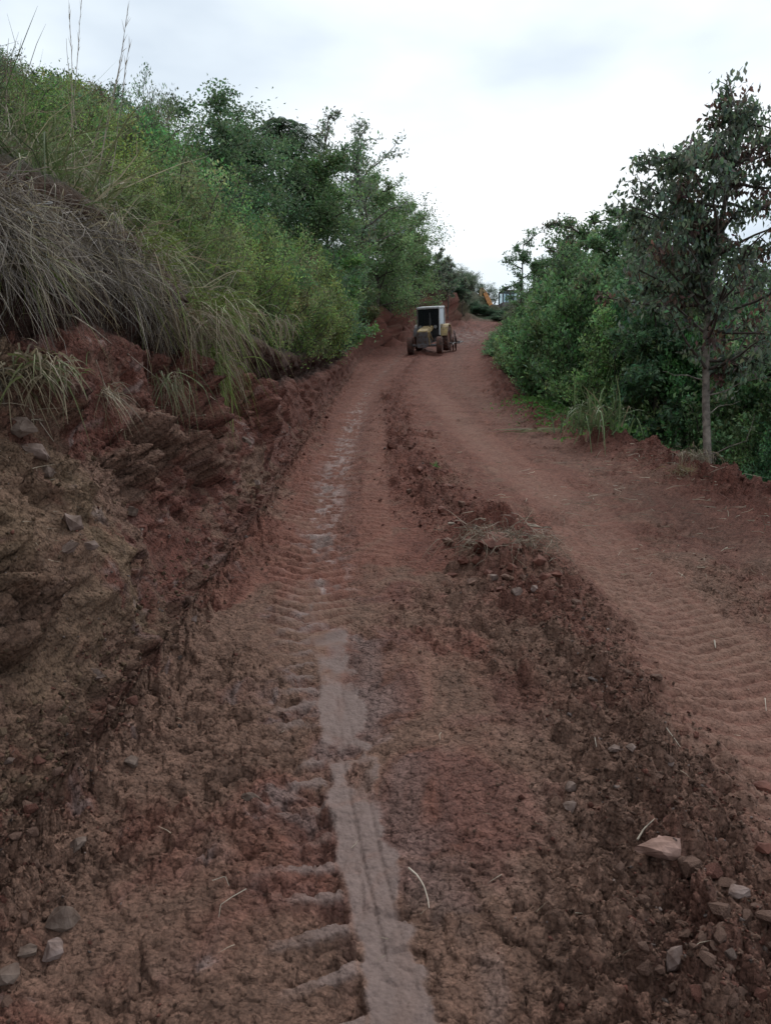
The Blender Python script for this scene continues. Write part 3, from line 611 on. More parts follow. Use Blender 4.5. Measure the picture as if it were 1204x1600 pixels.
# =================================================================== RIGHT SIDE VEGETATION
# main tree
def main_tree():
    g = np.random.default_rng(21); yb = 9.5; ppm = F / yb
    bx = (1103 - 602) / ppm; bz = gz(bx, yb); t = empty('tall_tree', (bx, yb, bz), 0, 'tall slender tree with drooping dark leaves and grey trunk at the right roadside', 'tree')
    def P_(u_, v_, dy=0): return np.array([(u_ - 1103) / ppm, dy, (698 - v_) / ppm])
    tr = np.array([P_(1106, 740), P_(1104, 690), P_(1098, 600), P_(1095, 500), P_(1098, 420), P_(1108, 350), P_(1122, 290, .1), P_(1136, 220, .1), P_(1128, 160), P_(1112, 105)])
    st = [(tr, np.array([.056, .05, .045, .041, .04, .034, .028, .02, .012, .005]))]
    ends = [(8, 985, 240, -.3), (7, 1045, 205, .4), (6, 978, 290, -.5), (6, 1010, 330, .8), (5, 985, 385, -.7), (4, 1000, 450, -.5), (7, 1215, 165, .3), (8, 1175, 205, -.3), (8, 1150, 130, .2), (8, 1110, 150, -.1),
            (6, 1240, 300, .2), (5, 1230, 370, -.5), (4, 1200, 450, .4), (6, 1060, 280, -.8), (5, 1050, 380, 1.0), (4, 1040, 480, -.9), (4, 1150, 500, -.8), (5, 1160, 340, -.9), (7, 1165, 260, -.4), (5, 1100, 380, -1.2),
            (4, 1110, 470, 1.2), (3, 1030, 520, .3), (3, 1180, 530, -.2), (6, 1130, 330, .9), (9, 1120, 120, .1), (9, 1100, 175, .2), (4, 1220, 500, .6), (6, 1055, 235, -.2), (5, 1020, 350, .1), (4, 1080, 430, -1.0), (7, 1100, 220, -.4)]
    # bases
    cen, dr, sh, rd = [], [], [], []
    ends = ends + [(7, 1010, 225, .2), (7, 972, 236, 0), (6, 985, 262, .3), (6, 972, 300, .1), (5, 980, 380, .2), (6, 1000, 300, -.4), (7, 1035, 240, -.4), (7, 1000, 262, .5), (6, 1020, 280, -.1), (6, 1060, 250, .5), (5, 1000, 330, .2), (5, 1035, 360, -.5), (5, 1010, 400, .5), (5, 990, 350, -.1), (6, 1075, 300, .2), (6, 1040, 300, .6), (9, 1120, 135, .15), (8, 1140, 175, -.3), (8, 1160, 190, .4)]
    ends = ends + [(i0, u_ + g.normal() * 38, v_ + abs(g.normal()) * 30, dy + g.normal() * .45) for (i0, u_, v_, dy) in ends[:24]]
    ends = [e_ for e_ in ends if e_[2] < 465 or e_[1] > 1140]
    for (i0, u_, v_, dy) in ends:
        e_ = P_(u_, v_, dy); b = tr[min(i0, 9)] * 1.0; b = tr[max(2, i0 - 2)] + (tr[min(i0, 9)] - tr[max(2, i0 - 2)]) * g.random()
        p = bend(b, e_, 7, .14, g, sag=.1); Lr = np.linalg.norm(e_ - b); st.append((p, np.linspace(.022, .005, 7)))
        red = g.random() < .3
        for j in range(9):
            f = g.integers(1, 7); q = p[f]; ee = q + unit(g.normal(size=3) * np.array([1, 1, .7]) + (p[-1] - p[0]) / Lr * .5) * g.uniform(.12, .34) * (1.1 if v_ > 300 else .8)
            pp = bend(q, ee, 4, .2, g); st.append((pp, np.linspace(.006, .003, 4)))
            m = int(g.uniform(5, 24) * (1.9 if (u_ < 1065 and v_ < 440) or u_ > 1160 else 1.0)); tt = g.uniform(.1, 1.05, m)[:, None]
            cen.append(pp[0] + (pp[-1] - pp[0]) * tt + g.normal(size=(m, 3)) * .05); dr.append(unit(g.normal(size=(m, 3)) * .55 + np.array([0, 0, -1.0])))
            sh.append(np.full(m, 1 + .25 * g.normal())); rd.append(np.full(m, red and g.random() < .5))
    # dead twigs low on the trunk
    tw = [(bend(P_(1095, 585), P_(1215, 545, -.3), 8, .2, g), np.linspace(.010, .003, 8)), (bend(P_(1090, 560), P_(1020, 550, -.2), 7, .2, g), np.linspace(.009, .002, 7)),
          (bend(P_(1106, 675), P_(1145, 655, -.3), 5, .15, g), np.linspace(.008, .004, 5)), (bend(P_(1145, 655, -.3), P_(1150, 615, -.4), 5, .15, g), np.linspace(.005, .002, 5)),
          (bend(P_(1098, 610), P_(1170, 590, .3), 6, .2, g), np.linspace(.007, .002, 6))]
    cen = np.concatenate(cen); dr = np.concatenate(dr); sh = np.clip(np.concatenate(sh), .5, 1.8); rd = np.concatenate(rd); n = len(cen)
    col = leafcols(n, (.135, .180, .120), .28, g) * sh[:, None]; col[rd] = leafcols(int(rd.sum()), (.135, .085, .068), .25, g)
    sz = g.uniform(.6, 1.2, n); V, Fq, cl_ = leaves(cen, dr, .086 * sz, .042 * sz, col, g, .15)
    ob('trunk', tubes_mesh('main_trunk', st[:1], M_bark, 10), t); ob('branches', tubes_mesh('main_branches', st[1:], M_bark2, 5), t)
    for q in tw: ob('dead_branch', tubes_mesh('dead_branch', [q], M_bark, 5), t)
    ob('crown', mk_mesh('main_crown', V, Fq, cl_, False, M_leaf), t)
main_tree()

RT = [  # u, v top, distance, kind, label
    (812, 372, 34, 'r_open', 'small open-crowned tree at the left end of the right-hand thicket'),
    (850, 405, 30, 'r_bush', 'dark bushy tree behind the small open-crowned tree'),
    (884, 345, 24, 'r_red', 'young tree with reddish brown top in the right-hand thicket'),
    (915, 325, 21, 'r_open', 'airy young tree rising above the reddish tree on the right'),
    (950, 352, 18, 'r_bush', 'dense green tree left of the tall slender tree'),
    (985, 332, 16, 'r_bush', 'bushy tree close behind the left side of the tall slender tree'),
    (1040, 370, 14, 'r_bush', 'dense dark tree right behind the tall slender tree'),
    (1120, 430, 14.5, 'r_bush', 'dark tree filling the background behind the grey trunk'),
    (1190, 400, 15, 'r_bush', 'dark tree at the right edge of the picture'),
    (1250, 380, 17, 'r_bush', 'tree just past the right edge behind the tall slender tree'),
    (920, 430, 16, 'r_red', 'bushy tree with brownish leaves above the long grass'),
    (1010, 430, 12.8, 'r_bush', 'leafy dark tree above the cane grass beside the road'),
]
RK = dict(r_open=dict(trunk_to=.3, spread=.28, limbs=14, sub=6, leafn=4200, leafsz=(.12, .05), colr=(0.106, 0.158, 0.099), clump=.4, top=.5),
          r_bush=dict(trunk_to=.05, spread=.30, limbs=20, sub=7, leafn=15000, leafsz=(.095, .045), colr=(0.092, 0.152, 0.087), clump=.5, top=.5, droop=.6),
          r_red=dict(trunk_to=.08, spread=.25, limbs=18, sub=6, leafn=10000, leafsz=(.095, .042), colr=(0.099, 0.148, 0.084), clump=.45, top=.5, alt=(.14, .085, .065), palt=.22, droop=.6))
for i, (u_, v_, y_, kd, lb) in enumerate(RT):
    x_ = (u_ - 602) / F * y_; x_ = max(x_, float(xr(y_)) + .8); g0 = gz(x_, y_); H = 1.55 + (700 - v_) / F * y_ - g0
    k = dict(RK[kd]); k['seed'] = 300 + i; k['spread'] *= min(1, 5 / H) if H > 5 else 1
    tree_thing('tree', (x_, y_, g0), H, lb, 'tree', 'trees of the right-hand thicket', tint=(random.uniform(1.25, 1.6), random.uniform(1.25, 1.5), random.uniform(1.1, 1.35)), **k)
# bushes along the right edge, low to the ground
k = 0
for y_ in [9.6, 10.4, 11.3, 12.2, 13.2, 14.3, 15.5, 16.8, 18.2, 19.8, 21.5, 23.4, 25.5, 28, 31, 34, 37.5, 41, 45, 50]:
    for row in range(3 if y_ < 32 else 2):
        x_ = float(xr(y_)) + (1.5 if y_ < 13.5 and row == 0 else .9) + row * max(1.1, y_ * .06) + random.uniform(-.2, .2); g0 = gz(x_, y_)
        u_ = 602 + F * x_ / y_
        if u_ > 1330: continue
        vt = ip(u_, [(740, 520), (770, 490), (800, 455), (850, 410), (900, 395), (960, 410), (1040, 450), (1204, 500)]) + random.uniform(-15, 35)
        if row == 0: vt += 45
        if y_ < 12.5 and row == 0: vt = 610 + random.uniform(-20, 30)
        h = 1.55 + (700 - vt) / F * y_ - g0
        if h < .5: continue
        h = min(h, 5.5); r = min(max(.55, h * .36, y_ * .035), 1.6)
        if row == 0 and y_ < 12.5: r = .5
        key = random.choice(['dark0', 'dark1', 'dark0'])
        a = random.uniform(1.1, 1.55)
        lb = (ORD[[9.6, 10.4, 11.3, 12.2, 13.2, 14.3, 15.5, 16.8, 18.2, 19.8, 21.5, 23.4, 25.5, 28, 31, 34, 37.5, 41, 45, 50].index(y_)] + ' roadside bush on the right, counted from the grey trunk towards the tractor', 'leafy dark bush in the thicket right of the road', 'deep green bush at the back of the right-hand thicket')[row]
        place_shrub(key, x_, y_, r, h, lb, 'bushes of the right-hand thicket', (a * random.uniform(.85, 1.35), a * random.uniform(1.0, 1.2), a * random.uniform(.85, 1.05))); k += 1
# deep valley bushes below the right edge
for (x_, y_, r, h) in ((5.6, 10.6, 1.1, 2.0), (6.4, 12.2, 1.3, 2.8), (7.6, 11.4, 1.4, 2.2), (7.4, 14, 1.5, 3.2), (9, 13, 1.6, 3), (5.3, 9.2, .7, 1.0), (6.3, 9.6, 1.0, 1.3), (8.6, 17, 1.8, 4), (10.6, 16, 2, 4)):
    place_shrub('dark0', x_, y_, r, h, 'shaded bush below the road edge behind the grey trunk', 'bushes below the right road edge', (.75, .9, .8))
# brush on the crest behind the tractor and around the digger
for i, (u_, y_, r, h) in enumerate([(672, 62, 1.6, 2.2), (690, 66, 1.6, 1.8), (708, 68, 1.5, 1.5), (724, 70, 1.5, 1.3), (740, 72, 1.5, 1.2), (756, 72, 1.4, 1.0), (774, 73, 1.5, 1.0), (792, 72, 1.6, 1.3), (812, 72, 1.8, 2.0),
                                    (836, 72, 2, 3.4), (660, 56, 1.3, 1.6), (645, 55, 1.4, 2.2), (628, 53, 1.4, 2.4), (780, 66, 1.4, .9), (800, 64, 1.5, 1.5), (764, 90, 2, 2.8), (745, 90, 2, 3.0), (728, 90, 2, 3.4), (812, 88, 2, 3.6), (832, 88, 2, 3.8), (700, 74, 2, 2.2), (715, 76, 2, 2.4), (730, 77, 2, 2.0), (688, 72, 2, 2.2), (722, 82, 2.2, 2.4)]):
    x_ = (u_ - 602) / F * y_
    place_shrub(random.choice(['thin0', 'dark1', 'fine2']), x_, y_, r, h, 'scrubby grey green bush on the crest behind the tractor', 'scrub on the crest', (.85, .85, 1.0))

# =================================================================== GRASSES
def pts_on_bank(n, y0, y1, s0, s1, g, rel='lip'):
    y = g.uniform(y0, y1, n); s = Lf(y) + Lh(y) + g.uniform(s0, s1, n) if rel == 'lip' else g.uniform(s0, s1, n) * Lf(y)
    o = []
    order = np.argsort(y); y = y[order]; s = s[order]
    # interpolate rows coarsely: evaluate per point
    c = xl(y) - s; x, z, th = base(c[:, None], y[:, None]); return np.c_[x[:, 0], y, z[:, 0]], th[:, 0], s
g = np.random.default_rng(50)
# grey dead grass draped over the lip, hanging into the hollow
def grass_obj(name, parts, label, cat=None, kind='stuff', parent=None):
    V, Fq, cl_ = join(parts); o = ob(name, mk_mesh(name, V, Fq, cl_, False, M_grass), parent); 
    if parent is None: tag(o, label, cat, kind=kind)
    return o
nc_ = 190; pc, th, _ = pts_on_bank(nc_, 2.9, 6.6, -.06, .28, g)
n = 7000; ci = g.integers(0, nc_, n); keep = g.random(n) < np.interp(pc[ci, 1], [2.9, 5.2, 6.6], [1, .8, .25]); ci = ci[keep]; n = len(ci)
p = pc[ci] + g.normal(size=(n, 3)) * np.array([.05, .09, .03]); cd_ = np.c_[g.normal(.55, .35, nc_), g.normal(-.35, .55, nc_), g.normal(.2, .4, nc_)]; cv_ = np.clip(g.normal(1, .4, nc_), .3, 1.8); cln = np.clip(g.normal(.27, .09, nc_), .12, .5)
d = cd_[ci] + g.normal(size=(n, 3)) * .38; cl2 = g.normal(size=n) * .1
colr = np.where(g.random((n, 1)) < .7, np.array([[.24, .205, .175]]), np.array([[.27, .225, .14]])) * g.uniform(.35, 1.4, (n, 1)) * cv_[ci][:, None]
grass_obj('dead_grass', [blades(p + [0, 0, .03], d, g.uniform(.5, 1.2, n) * cln[ci], g.uniform(.003, .007, n), g.uniform(.2, 1.2, n), np.clip(colr, .012, .42), 6, g, .3)], 'mat of grey dead grass hanging over the lip of the bank')
# green and straw coloured tall grass above it
n = 22000; p, th, s_ = pts_on_bank(n, 3.4, 9.5, .35, 5.5, g); cl0 = fbm(p[:, 0], p[:, 1], .8, 410, 3); keep = g.random(n) < np.clip(.6 + cl0, .1, 1) * np.interp(p[:, 1], [4, 8, 9.5], [1, .8, .25]) * np.interp(s_ - Lf(p[:, 1]) - Lh(p[:, 1]), [.3, 1, 3, 5.5], [.5, 1, .7, .4]); p = p[keep]; cl0 = cl0[keep]; n = len(p)
cl1 = fbm(p[:, 0], p[:, 1], .5, 420, 2)
cl3 = fbm(p[:, 0], p[:, 1], .3, 422, 2); d = np.c_[g.normal(.15, .35, n) + 1.3 * cl3, g.normal(-.1, .35, n) + 1.2 * cl1, g.uniform(.5, 1.1, n)]
green = np.array([.105, .145, .055]); straw = np.array([.25, .215, .145]); olive = np.array([.15, .155, .08])
mix_ = g.random((n, 1)) + .5 * cl1[:, None]
colr = np.where(mix_ < .45, green, np.where(mix_ < .72, olive, straw)) * g.uniform(.45, 1.35, (n, 1)) * (1 + .6 * cl3[:, None])
grass_obj('tall_grass', [blades(p, d, g.uniform(.4, 1.25, n) * np.interp(p[:, 1], [4, 7, 12], [.8, 1, 1]), g.uniform(.004, .011, n), g.uniform(.15, .95, n), colr, 5, g, .12)], 'tall green and straw coloured grass on the upper left slope')
# dry wispy grass further along the lip
n = 500; p, th, s_ = pts_on_bank(n, 5.5, 8, -.1, .35, g); keep = g.random(n) < np.clip(.5 + fbm(p[:, 0], p[:, 1], 1.0, 430, 2) * 1.2, 0, 1); p = p[keep]; n = len(p)
d = np.c_[g.normal(.6, .4, n), g.normal(-.2, .4, n), g.normal(.4, .4, n)]
colr = np.where(g.random((n, 1)) < .6, np.array([[.22, .19, .15]]), np.array([[.13, .15, .06]])) * g.uniform(.5, 1.3, (n, 1))
grass_obj('dry_grass', [blades(p, d, g.uniform(.15, .45, n), g.uniform(.004, .008, n), g.uniform(.4, 1.3, n), colr, 5, g, .2)], 'wispy dry grass trailing down the bank edge')

def tuft(u_, v_, label, n, ln, dirv, spread, colr, droop=(.3, .9), wd=(.006, .014), group=None, y=None, name='grass_tuft', r=.05, seed=0, cat='grass tuft', straw_=.25):
    gg = np.random.default_rng(500 + seed)
    if y is None: q, _ = hit(u_, v_)
    else: q = at(u_, v_, y)
    if q is None: return
    pr = gg.normal(size=(n, 3)) * r * np.array([1, 1, .4]); d = np.array(dirv)[None] + gg.normal(size=(n, 3)) * spread
    c = np.where(gg.random((n, 1)) < straw_, np.array([[.26, .215, .14]]), np.array([colr])) * gg.uniform(.55, 1.35, (n, 1))
    V, Fq, cl_ = blades(pr, d, gg.uniform(ln * .5, ln * 1.15, n), gg.uniform(*wd, n), gg.uniform(*droop, n), c, 6, gg, .04)
    o = ob(name, mk_mesh(name, V, Fq, cl_, False, M_grass)); o.location = q; return tag(o, label, cat, group)
G1 = (.15, .20, .05)
tuft(318, 480, 'bright green grass tuft hanging over the cut bank, its long blades pointing down', 300, .52, (.7, -.35, .3), .5, G1, (.5, 1.5), (.007, .014), y=6.9, r=.16, seed=1)
tuft(322, 560, 'lower bright green grass tuft drooping down the red bank face', 200, .42, (.55, -.4, .1), .45, G1, (.5, 1.4), (.007, .014), y=6.8, r=.12, seed=2)
tuft(292, 500, 'brown withered grass clump beside the bright green tuft', 300, .38, (.45, -.4, 0), .5, (.17, .12, .08), (.6, 1.4), (.004, .008), y=6.4, r=.18, seed=3, straw_=.5)
tuft(55, 575, 'greyish cut grass tuft with green centre lying on the bank face at the far left', 240, .17, (.4, -.4, .3), .7, (.13, .15, .06), (.5, 1.2), (.005, .011), r=.09, seed=4, straw_=.65)
tuft(30, 400, 'few long green blades hanging from the dead grass at the left edge', 40, .4, (.5, -.3, .1), .3, G1, (.5, 1.2), (.006, .012), y=4.0, r=.07, seed=41)
tuft(215, 400, 'yellow green grass tuft on top of the dead grass near its right end', 220, .5, (.4, -.3, .5), .5, G1, (.4, 1.2), (.005, .011), y=5.8, r=.16, seed=42)
tuft(110, 330, 'olive grass tuft growing above the middle of the dead grass', 130, .42, (.3, -.3, .6), .5, (.14, .17, .06), (.4, 1.2), (.005, .011), y=5.0, r=.16, seed=43)
tuft(10, 590, 'dry bleached grass tuft at the left picture edge on the bank face', 160, .17, (.4, -.4, .3), .7, (.2, .17, .13), (.5, 1.2), (.005, .010), r=.08, seed=5, straw_=.8)
tuft(262, 590, 'thin dangling green and straw grass tuft on the bank face', 70, .3, (.3, -.4, -.3), .35, (.13, .15, .07), (.5, 1.1), (.004, .009), y=5.8, r=.08, seed=6, straw_=.5)
tuft(160, 610, 'small dry root tuft caught on the bank face', 60, .25, (.4, -.4, 0), .5, (.2, .17, .14), (.5, 1.2), (.004, .008), r=.05, seed=7, straw_=.8)
tuft(440, 500, 'grey wisp of dry grass trailing down the bank below the light green shrubs', 60, .28, (.2, -.2, -.3), .25, (.2, .17, .14), (.5, 1.1), (.006, .012), y=10.8, r=.1, seed=8, straw_=.7)
tuft(395, 490, 'straw coloured grass clump hanging where the shrubs begin', 70, .26, (.3, -.3, .2), .4, (.17, .18, .08), (.5, 1.1), (.006, .012), y=8.8, r=.12, seed=9, straw_=.5)
tuft(680, 728, 'tiny green seedling tuft between the wheel tracks', 24, .09, (0, 0, 1), .6, (.12, .22, .06), (.2, .5), (.006, .012), r=.02, seed=10, straw_=0)
tuft(1068, 738, 'small yellow dry grass tuft at the right edge of the road', 130, .22, (-.1, -.2, .8), .7, (.26, .22, .10), (.2, .9), (.003, .006), r=.07, seed=11, straw_=.6)
tuft(1080, 712, 'brown grass sod on the berm in front of the grey trunk', 320, .26, (-.2, -.6, .3), .45, (.17, .13, .10), (.6, 1.4), (.004, .008), r=.11, seed=12, straw_=.5)
tuft(1040, 680, 'pale green leafy weed at the berm left of the grey trunk', 120, .4, (-.2, -.3, 1), .5, (.13, .19, .09), (.3, .9), (.014, .028), r=.12, seed=13, straw_=.15)
for i, (u_, v_, ln, n) in enumerate(((930, 668, .95, 90), (960, 672, 1.1, 110), (990, 676, .9, 80), (905, 655, .8, 80), (1010, 640, 1.2, 60), (940, 640, 1.5, 60), (870, 640, .9, 60), (1150, 650, .9, 30))):
    tuft(u_, v_, ('arching cane grass clump', 'tallest arching cane grass clump', 'sparse cane grass clump', 'leaning cane grass clump', 'broad-leaved cane clump', 'upright cane clump', 'outer cane grass clump', 'dangling cane grass clump')[i] + ' at the road edge ' +
         ('below the brownish tree', 'in the middle of the long grass', 'left of the grey trunk', 'above the green weeds', 'just left of the pale leafy weed', 'behind the front grass', 'beside the creeping green weeds', 'right of the grey trunk')[i],
         int(n * 1.5), ln * 1.35, (-.15, -.3, 1.1), .3, (.14, .20, .09), (.3, 1.2), (.012, .026), group='cane grass clumps at the right roadside', name='cane_clump', cat='cane grass', r=.2, seed=20 + i, straw_=.2)
# cut cane leaves lying on the road edge and low green weeds
def scatter_ray(n, u0, u1, v0, v1, g):
    o = []
    for k in range(n):
        q, nn = hit(g.uniform(u0, u1), g.uniform(v0, v1))
        if q is not None: o.append(tuple(q))
    return np.array(o)
q, _ = hit(855, 676); gg = np.random.default_rng(8)
for lb, (u_, v_) in (('cut green cane leaves lying on the red soil below the weeds', (850, 677)),):
    q, _ = hit(u_, v_); n = 40; pr = np.c_[gg.uniform(-.5, .5, n), gg.uniform(-.2, .2, n), gg.uniform(.02, .08, n)]
    d = np.c_[gg.normal(1, .3, n) * np.where(gg.random(n) < .5, -1, 1), gg.normal(0, .4, n), gg.normal(.05, .05, n)]
    V, Fq, cl_ = blades(pr, d, gg.uniform(.2, .7, n), .012, .06, np.clip(np.array([[.2, .21, .11]]) * gg.uniform(.6, 1.3, (n, 1)), 0, 1), 4, gg)
    o = ob('cut_cane', mk_mesh('cut_cane', V, Fq, cl_, False, M_grass)); o.location = q; tag(o, lb, 'cut leaves')
n = 5200; y = gg.uniform(11.5, 18.5, n); x = xr(y) + gg.normal(.22, .3, n) + np.where(y > 15, .1, 0); z = np.array([gz(a, b) for a, b in zip(x, y)])
V, Fq, cl_ = leaves(np.c_[x, y, z + gg.uniform(0, .28, n) * np.clip((x - xr(y)) * 2, .1, 1)], gg.normal(size=(n, 3)) + [0, -.3, .5], gg.uniform(.04, .09, n), gg.uniform(.025, .05, n), leafcols(n, (.13, .26, .07), .25, gg), gg)
tag(ob('creeping_weeds', mk_mesh('creeping_weeds', V, Fq, cl_, False, M_leaf)), 'bright green creeping weeds spilling onto the right road edge', kind='stuff')
# tall seed stalks against the sky
stalks = [(100, 330, 128, 0, 5.8), (112, 300, 108, 10, 6.2), (150, 300, 200, 15, 5.5), (165, 320, 203, 72, 5.7), (140, 330, 190, 95, 6.0), (120, 200, 104, 60, 6.4), (10, 200, 14, 60, 6.0), (90, 420, 160, 180, 5.4), (20, 520, 185, 395, 5.2), (200, 440, 300, 290, 6.5), (225, 250, 262, 215, 8.5), (395, 470, 440, 440, 11)]
slab = ['tall thin grass stalk reaching the top of the picture', 'second tall grass stalk left of the highest one', 'seed stalk leaning right against the sky', 'rightmost leaning seed stalk with feathery tip', 'short leaning seed stalk below the two long ones', 'upright stalk above the dark shrubs', 'stalk at the far left edge against the sky',
        'stout straw coloured stalk crossing the tall grass', 'long pale dry stalk lying across the dead grass mat', 'bare twig leaning right in the grass', 'pale stalk on the skyline right of the tall stalks', 'pale twig among the light green shrubs']
for i, (u0, v0, u1, v1, y_) in enumerate(stalks):
    a = at(u0, v0, y_); b = at(u1, v1, y_ - .3); L0 = (b - a).length
    pl = bend(Vector((0, 0, 0)), b - a, 10, .04, gg, sag=.06)
    V, Fq = tube(pl, np.linspace(.0045, .0012, 10) * (1.3 if i == 8 else 1), 5)
    t = empty('grass_stalk', a, 0, slab[i], 'grass stalk', 'tall grass stalks'); me = mk_mesh('stalk', V, Fq, None, True, M_dry); ob('stalk', me, t)
    if i in (2, 3, 4, 7, 1, 0):
        m = 26; f = gg.uniform(.7, 1, m) * 9; i0 = np.clip(f.astype(int), 0, 8); q = pl[i0] + (pl[i0 + 1] - pl[i0]) * (f - i0)[:, None]
        V, Fq, cl_ = blades(q, np.array(pl[-1] - pl[0])[None] / L0 + gg.normal(size=(m, 3)) * .15, gg.uniform(.03, .09, m), .0035, .15, np.tile([[.33, .28, .22]], (m, 1)), 2, gg)
        ob('seed_head', mk_mesh('seed_head', V, Fq, cl_, False, M_grass), t)

# =================================================================== STONES, CLODS, LITTER
def hull_rock(seed, npts=14, squash=(1, 1, .7), sub=0):
    g_ = np.random.default_rng(seed); bm = bmesh.new()
    for _ in range(npts):
        v = unit(g_.normal(size=3)) * g_.uniform(.6, 1.0) * np.array(squash); bm.verts.new(v)
    r = bmesh.ops.convex_hull(bm, input=bm.verts)
    bmesh.ops.delete(bm, geom=[v for v in bm.verts if not v.link_faces], context='VERTS')
    bmesh.ops.triangulate(bm, faces=bm.faces[:])
    if sub:
        bmesh.ops.subdivide_edges(bm, edges=bm.edges[:], cuts=sub, use_grid_fill=True, smooth=.12)
        for v in bm.verts: v.co += Vector(g_.normal(size=3)) * .035
    bm.verts.ensure_lookup_table(); bm.verts.index_update()
    V = np.array([tuple(v.co) for v in bm.verts]); Fq = np.array([[v.index for v in f.verts] for f in bm.faces]); bm.free()
    return V, Fq
def rock_mat(name, col, dirt, scale=6):
    return simple(name, col, .85, var=.25, scale=scale, bump=.7, dirt=dirt, spec=.3)
M_clod = [rock_mat('soil clod', (.15, .088, .065), (.09, .048, .036), 14), rock_mat('red clod', (.14, .058, .042), (.08, .031, .022), 14), rock_mat('grey brown stone', (.16, .115, .10), (.10, .065, .05), 14), rock_mat('ochre clod', (.15, .10, .064), (.09, .057, .037), 14)]
CLM = []
for i in range(10):
    V, Fq = hull_rock(700 + i, 24, (1, random.uniform(.7, 1), random.uniform(.55, .8)))
    for mi, m in enumerate(M_clod): CLM.append((mi, mk_mesh('clod', V, Fq, None, False, m)))
def clod_mesh(mi): return random.choice([m for k_, m in CLM if k_ == mi])
# candidate clods
g = np.random.default_rng(77); N_ = 170000
yc = 1.5 * (26 / 1.5) ** (g.random(N_) ** 1.25); uc = g.uniform(-.85, .62, N_); c_ = uc * yc
s_ = xl(yc) - c_; xw = ip(yc, XW)
dens = .95 * gs(c_ - xw, .36) + .9 * gs(s_ - .12, .22) + .75 * gs(c_ - xr(yc) + .1, .35) + .06 + .22 * (s_ > .2) * (s_ < Lf(yc)) + .12 * sst(0, .5, fbm(c_, yc, .5, 600, 3)) - .55 * gs(c_ - ip(yc, XL), .2) - .6 * gs(c_ - ip(yc, XR_), .35)
dens = np.where(s_ > Lf(yc) + .1, 0, dens); dens = np.where(c_ > xr(yc) + .3, 0, dens)
keep = g.random(N_) < np.clip(dens, 0, 1) * .5; c_, yc, s_, dens = c_[keep], yc[keep], s_[keep], dens[keep]; n = len(c_)
siz = np.clip(np.exp(g.normal(-5.0, .55, n)), .004, .06) * np.interp(yc, [1.5, 4, 10, 26], [.75, 1.1, 1.7, 2.4])
siz = siz * np.where(dens > .5, 1.15, .8); siz = np.minimum(siz, .012 + .016 * yc ** .75)
o_ = np.argsort(yc); c_, yc, s_, siz = c_[o_], yc[o_], s_[o_], siz[o_]
PC, _ = surface(c_[:, None], yc[:, None]); PC = PC[:, 0]
app = siz / yc; order = np.argsort(-app); big = set(order[:300].tolist())
kinds = np.where((s_ > .15) & (yc < 5), 3, np.where(yc > 5.5, 1, 0)); rr = g.random(n); kinds = np.where(rr < .05, 2, kinds); kinds = np.where((rr > .8), 1, kinds)
for i in order[:300]:
    par = terr['earth_bank'] if s_[i] > .12 else terr['dirt_road']
    o = ob('clod', clod_mesh(int(kinds[i])), par); o.location = PC[i] + np.array([0, 0, siz[i] * .25]); o.scale = [siz[i] * k_ for k_ in g.uniform(.8, 1.3, 3)]
    o.rotation_euler = tuple(g.uniform(-.5, .5, 2)) + (g.uniform(0, 6.28),)
small = order[300:]
hv = [hull_rock(900 + i, 9, (1, .85, .7)) for i in range(8)]
CK = np.array([[.155, .092, .068], [.15, .062, .046], [.19, .145, .13], [.145, .095, .06]])
Vs, Fs, Cs, o0 = [], [], [], 0
which = g.integers(0, 8, len(small))
for w_ in range(8):
    ii = small[which == w_]; V, Fq = hv[w_]; m = len(ii); a = g.uniform(0, 6.28, m); b = g.normal(size=m) * .5
    ca, sa, cb, sb = np.cos(a), np.sin(a), np.cos(b), np.sin(b)
    Rm = np.stack([np.stack([ca, -sa * cb, sa * sb], -1), np.stack([sa, ca * cb, -ca * sb], -1), np.stack([np.zeros(m), sb, cb], -1)], 1)
    VV = np.einsum('mij,vj->mvi', Rm, V) * siz[ii][:, None, None] + (PC[ii] + np.c_[np.zeros(m), np.zeros(m), siz[ii] * .3])[:, None, :]
    Vs.append(VV.reshape(-1, 3)); Fs.append((Fq[None] + (np.arange(m) * len(V))[:, None, None]).reshape(-1, 3) + o0); o0 += m * len(V)
    Cs.append(np.repeat(CK[kinds[ii]] * g.uniform(.65, 1.25, (m, 1)), len(V), 0))
tag(ob('loose_soil', mk_mesh('loose_soil', np.concatenate(Vs), np.concatenate(Fs), np.concatenate(Cs), True, M_soil)), 'loose crumbs of soil and gravel strewn over the road', kind='stuff')

M_pink = rock_mat('pink stone', (.27, .17, .14), (.15, .085, .065), 16); M_pale = rock_mat('pale grey stone', (.20, .15, .135), (.12, .075, .06), 16)
M_dkst = rock_mat('dark grey stone', (.13, .095, .078), (.08, .05, .038), 16)
def rock(u_, v_, w_px, hgt, mat, label, squash=(1, .75, .6), rot=(0, 0, 0), sink=.25, seed=0, group=None, name='rock'):
    q, _ = hit(u_, v_)
    if q is None: return
    r = w_px / F * (q - CAM).length / 2; V, Fq = hull_rock(seed + 1300, 16, squash, 1)
    o = ob(name, mk_mesh(name, V * r, Fq, None, False, mat)); o.location = q + Vector((0, 0, r * squash[2] * (1 - 2 * sink) * .8)); o.rotation_euler = rot; return tag(o, label, 'rock', group)
rock(1030, 1335, 78, 0, M_pink, 'angular pinkish rock half buried in the loose brown soil', (1, .6, .5), (0, -.1, .1), .3, 1)
rock(1055, 1508, 44, 0, M_pale, 'pale pointed stone near the lower right corner', (.75, .7, 1.0), (.2, .1, .4), .3, 2)
rock(1152, 1398, 42, 0, M_pale, 'light grey stone at the right edge below the pink rock', (1, .7, .55), (0, 0, .2), .3, 3)
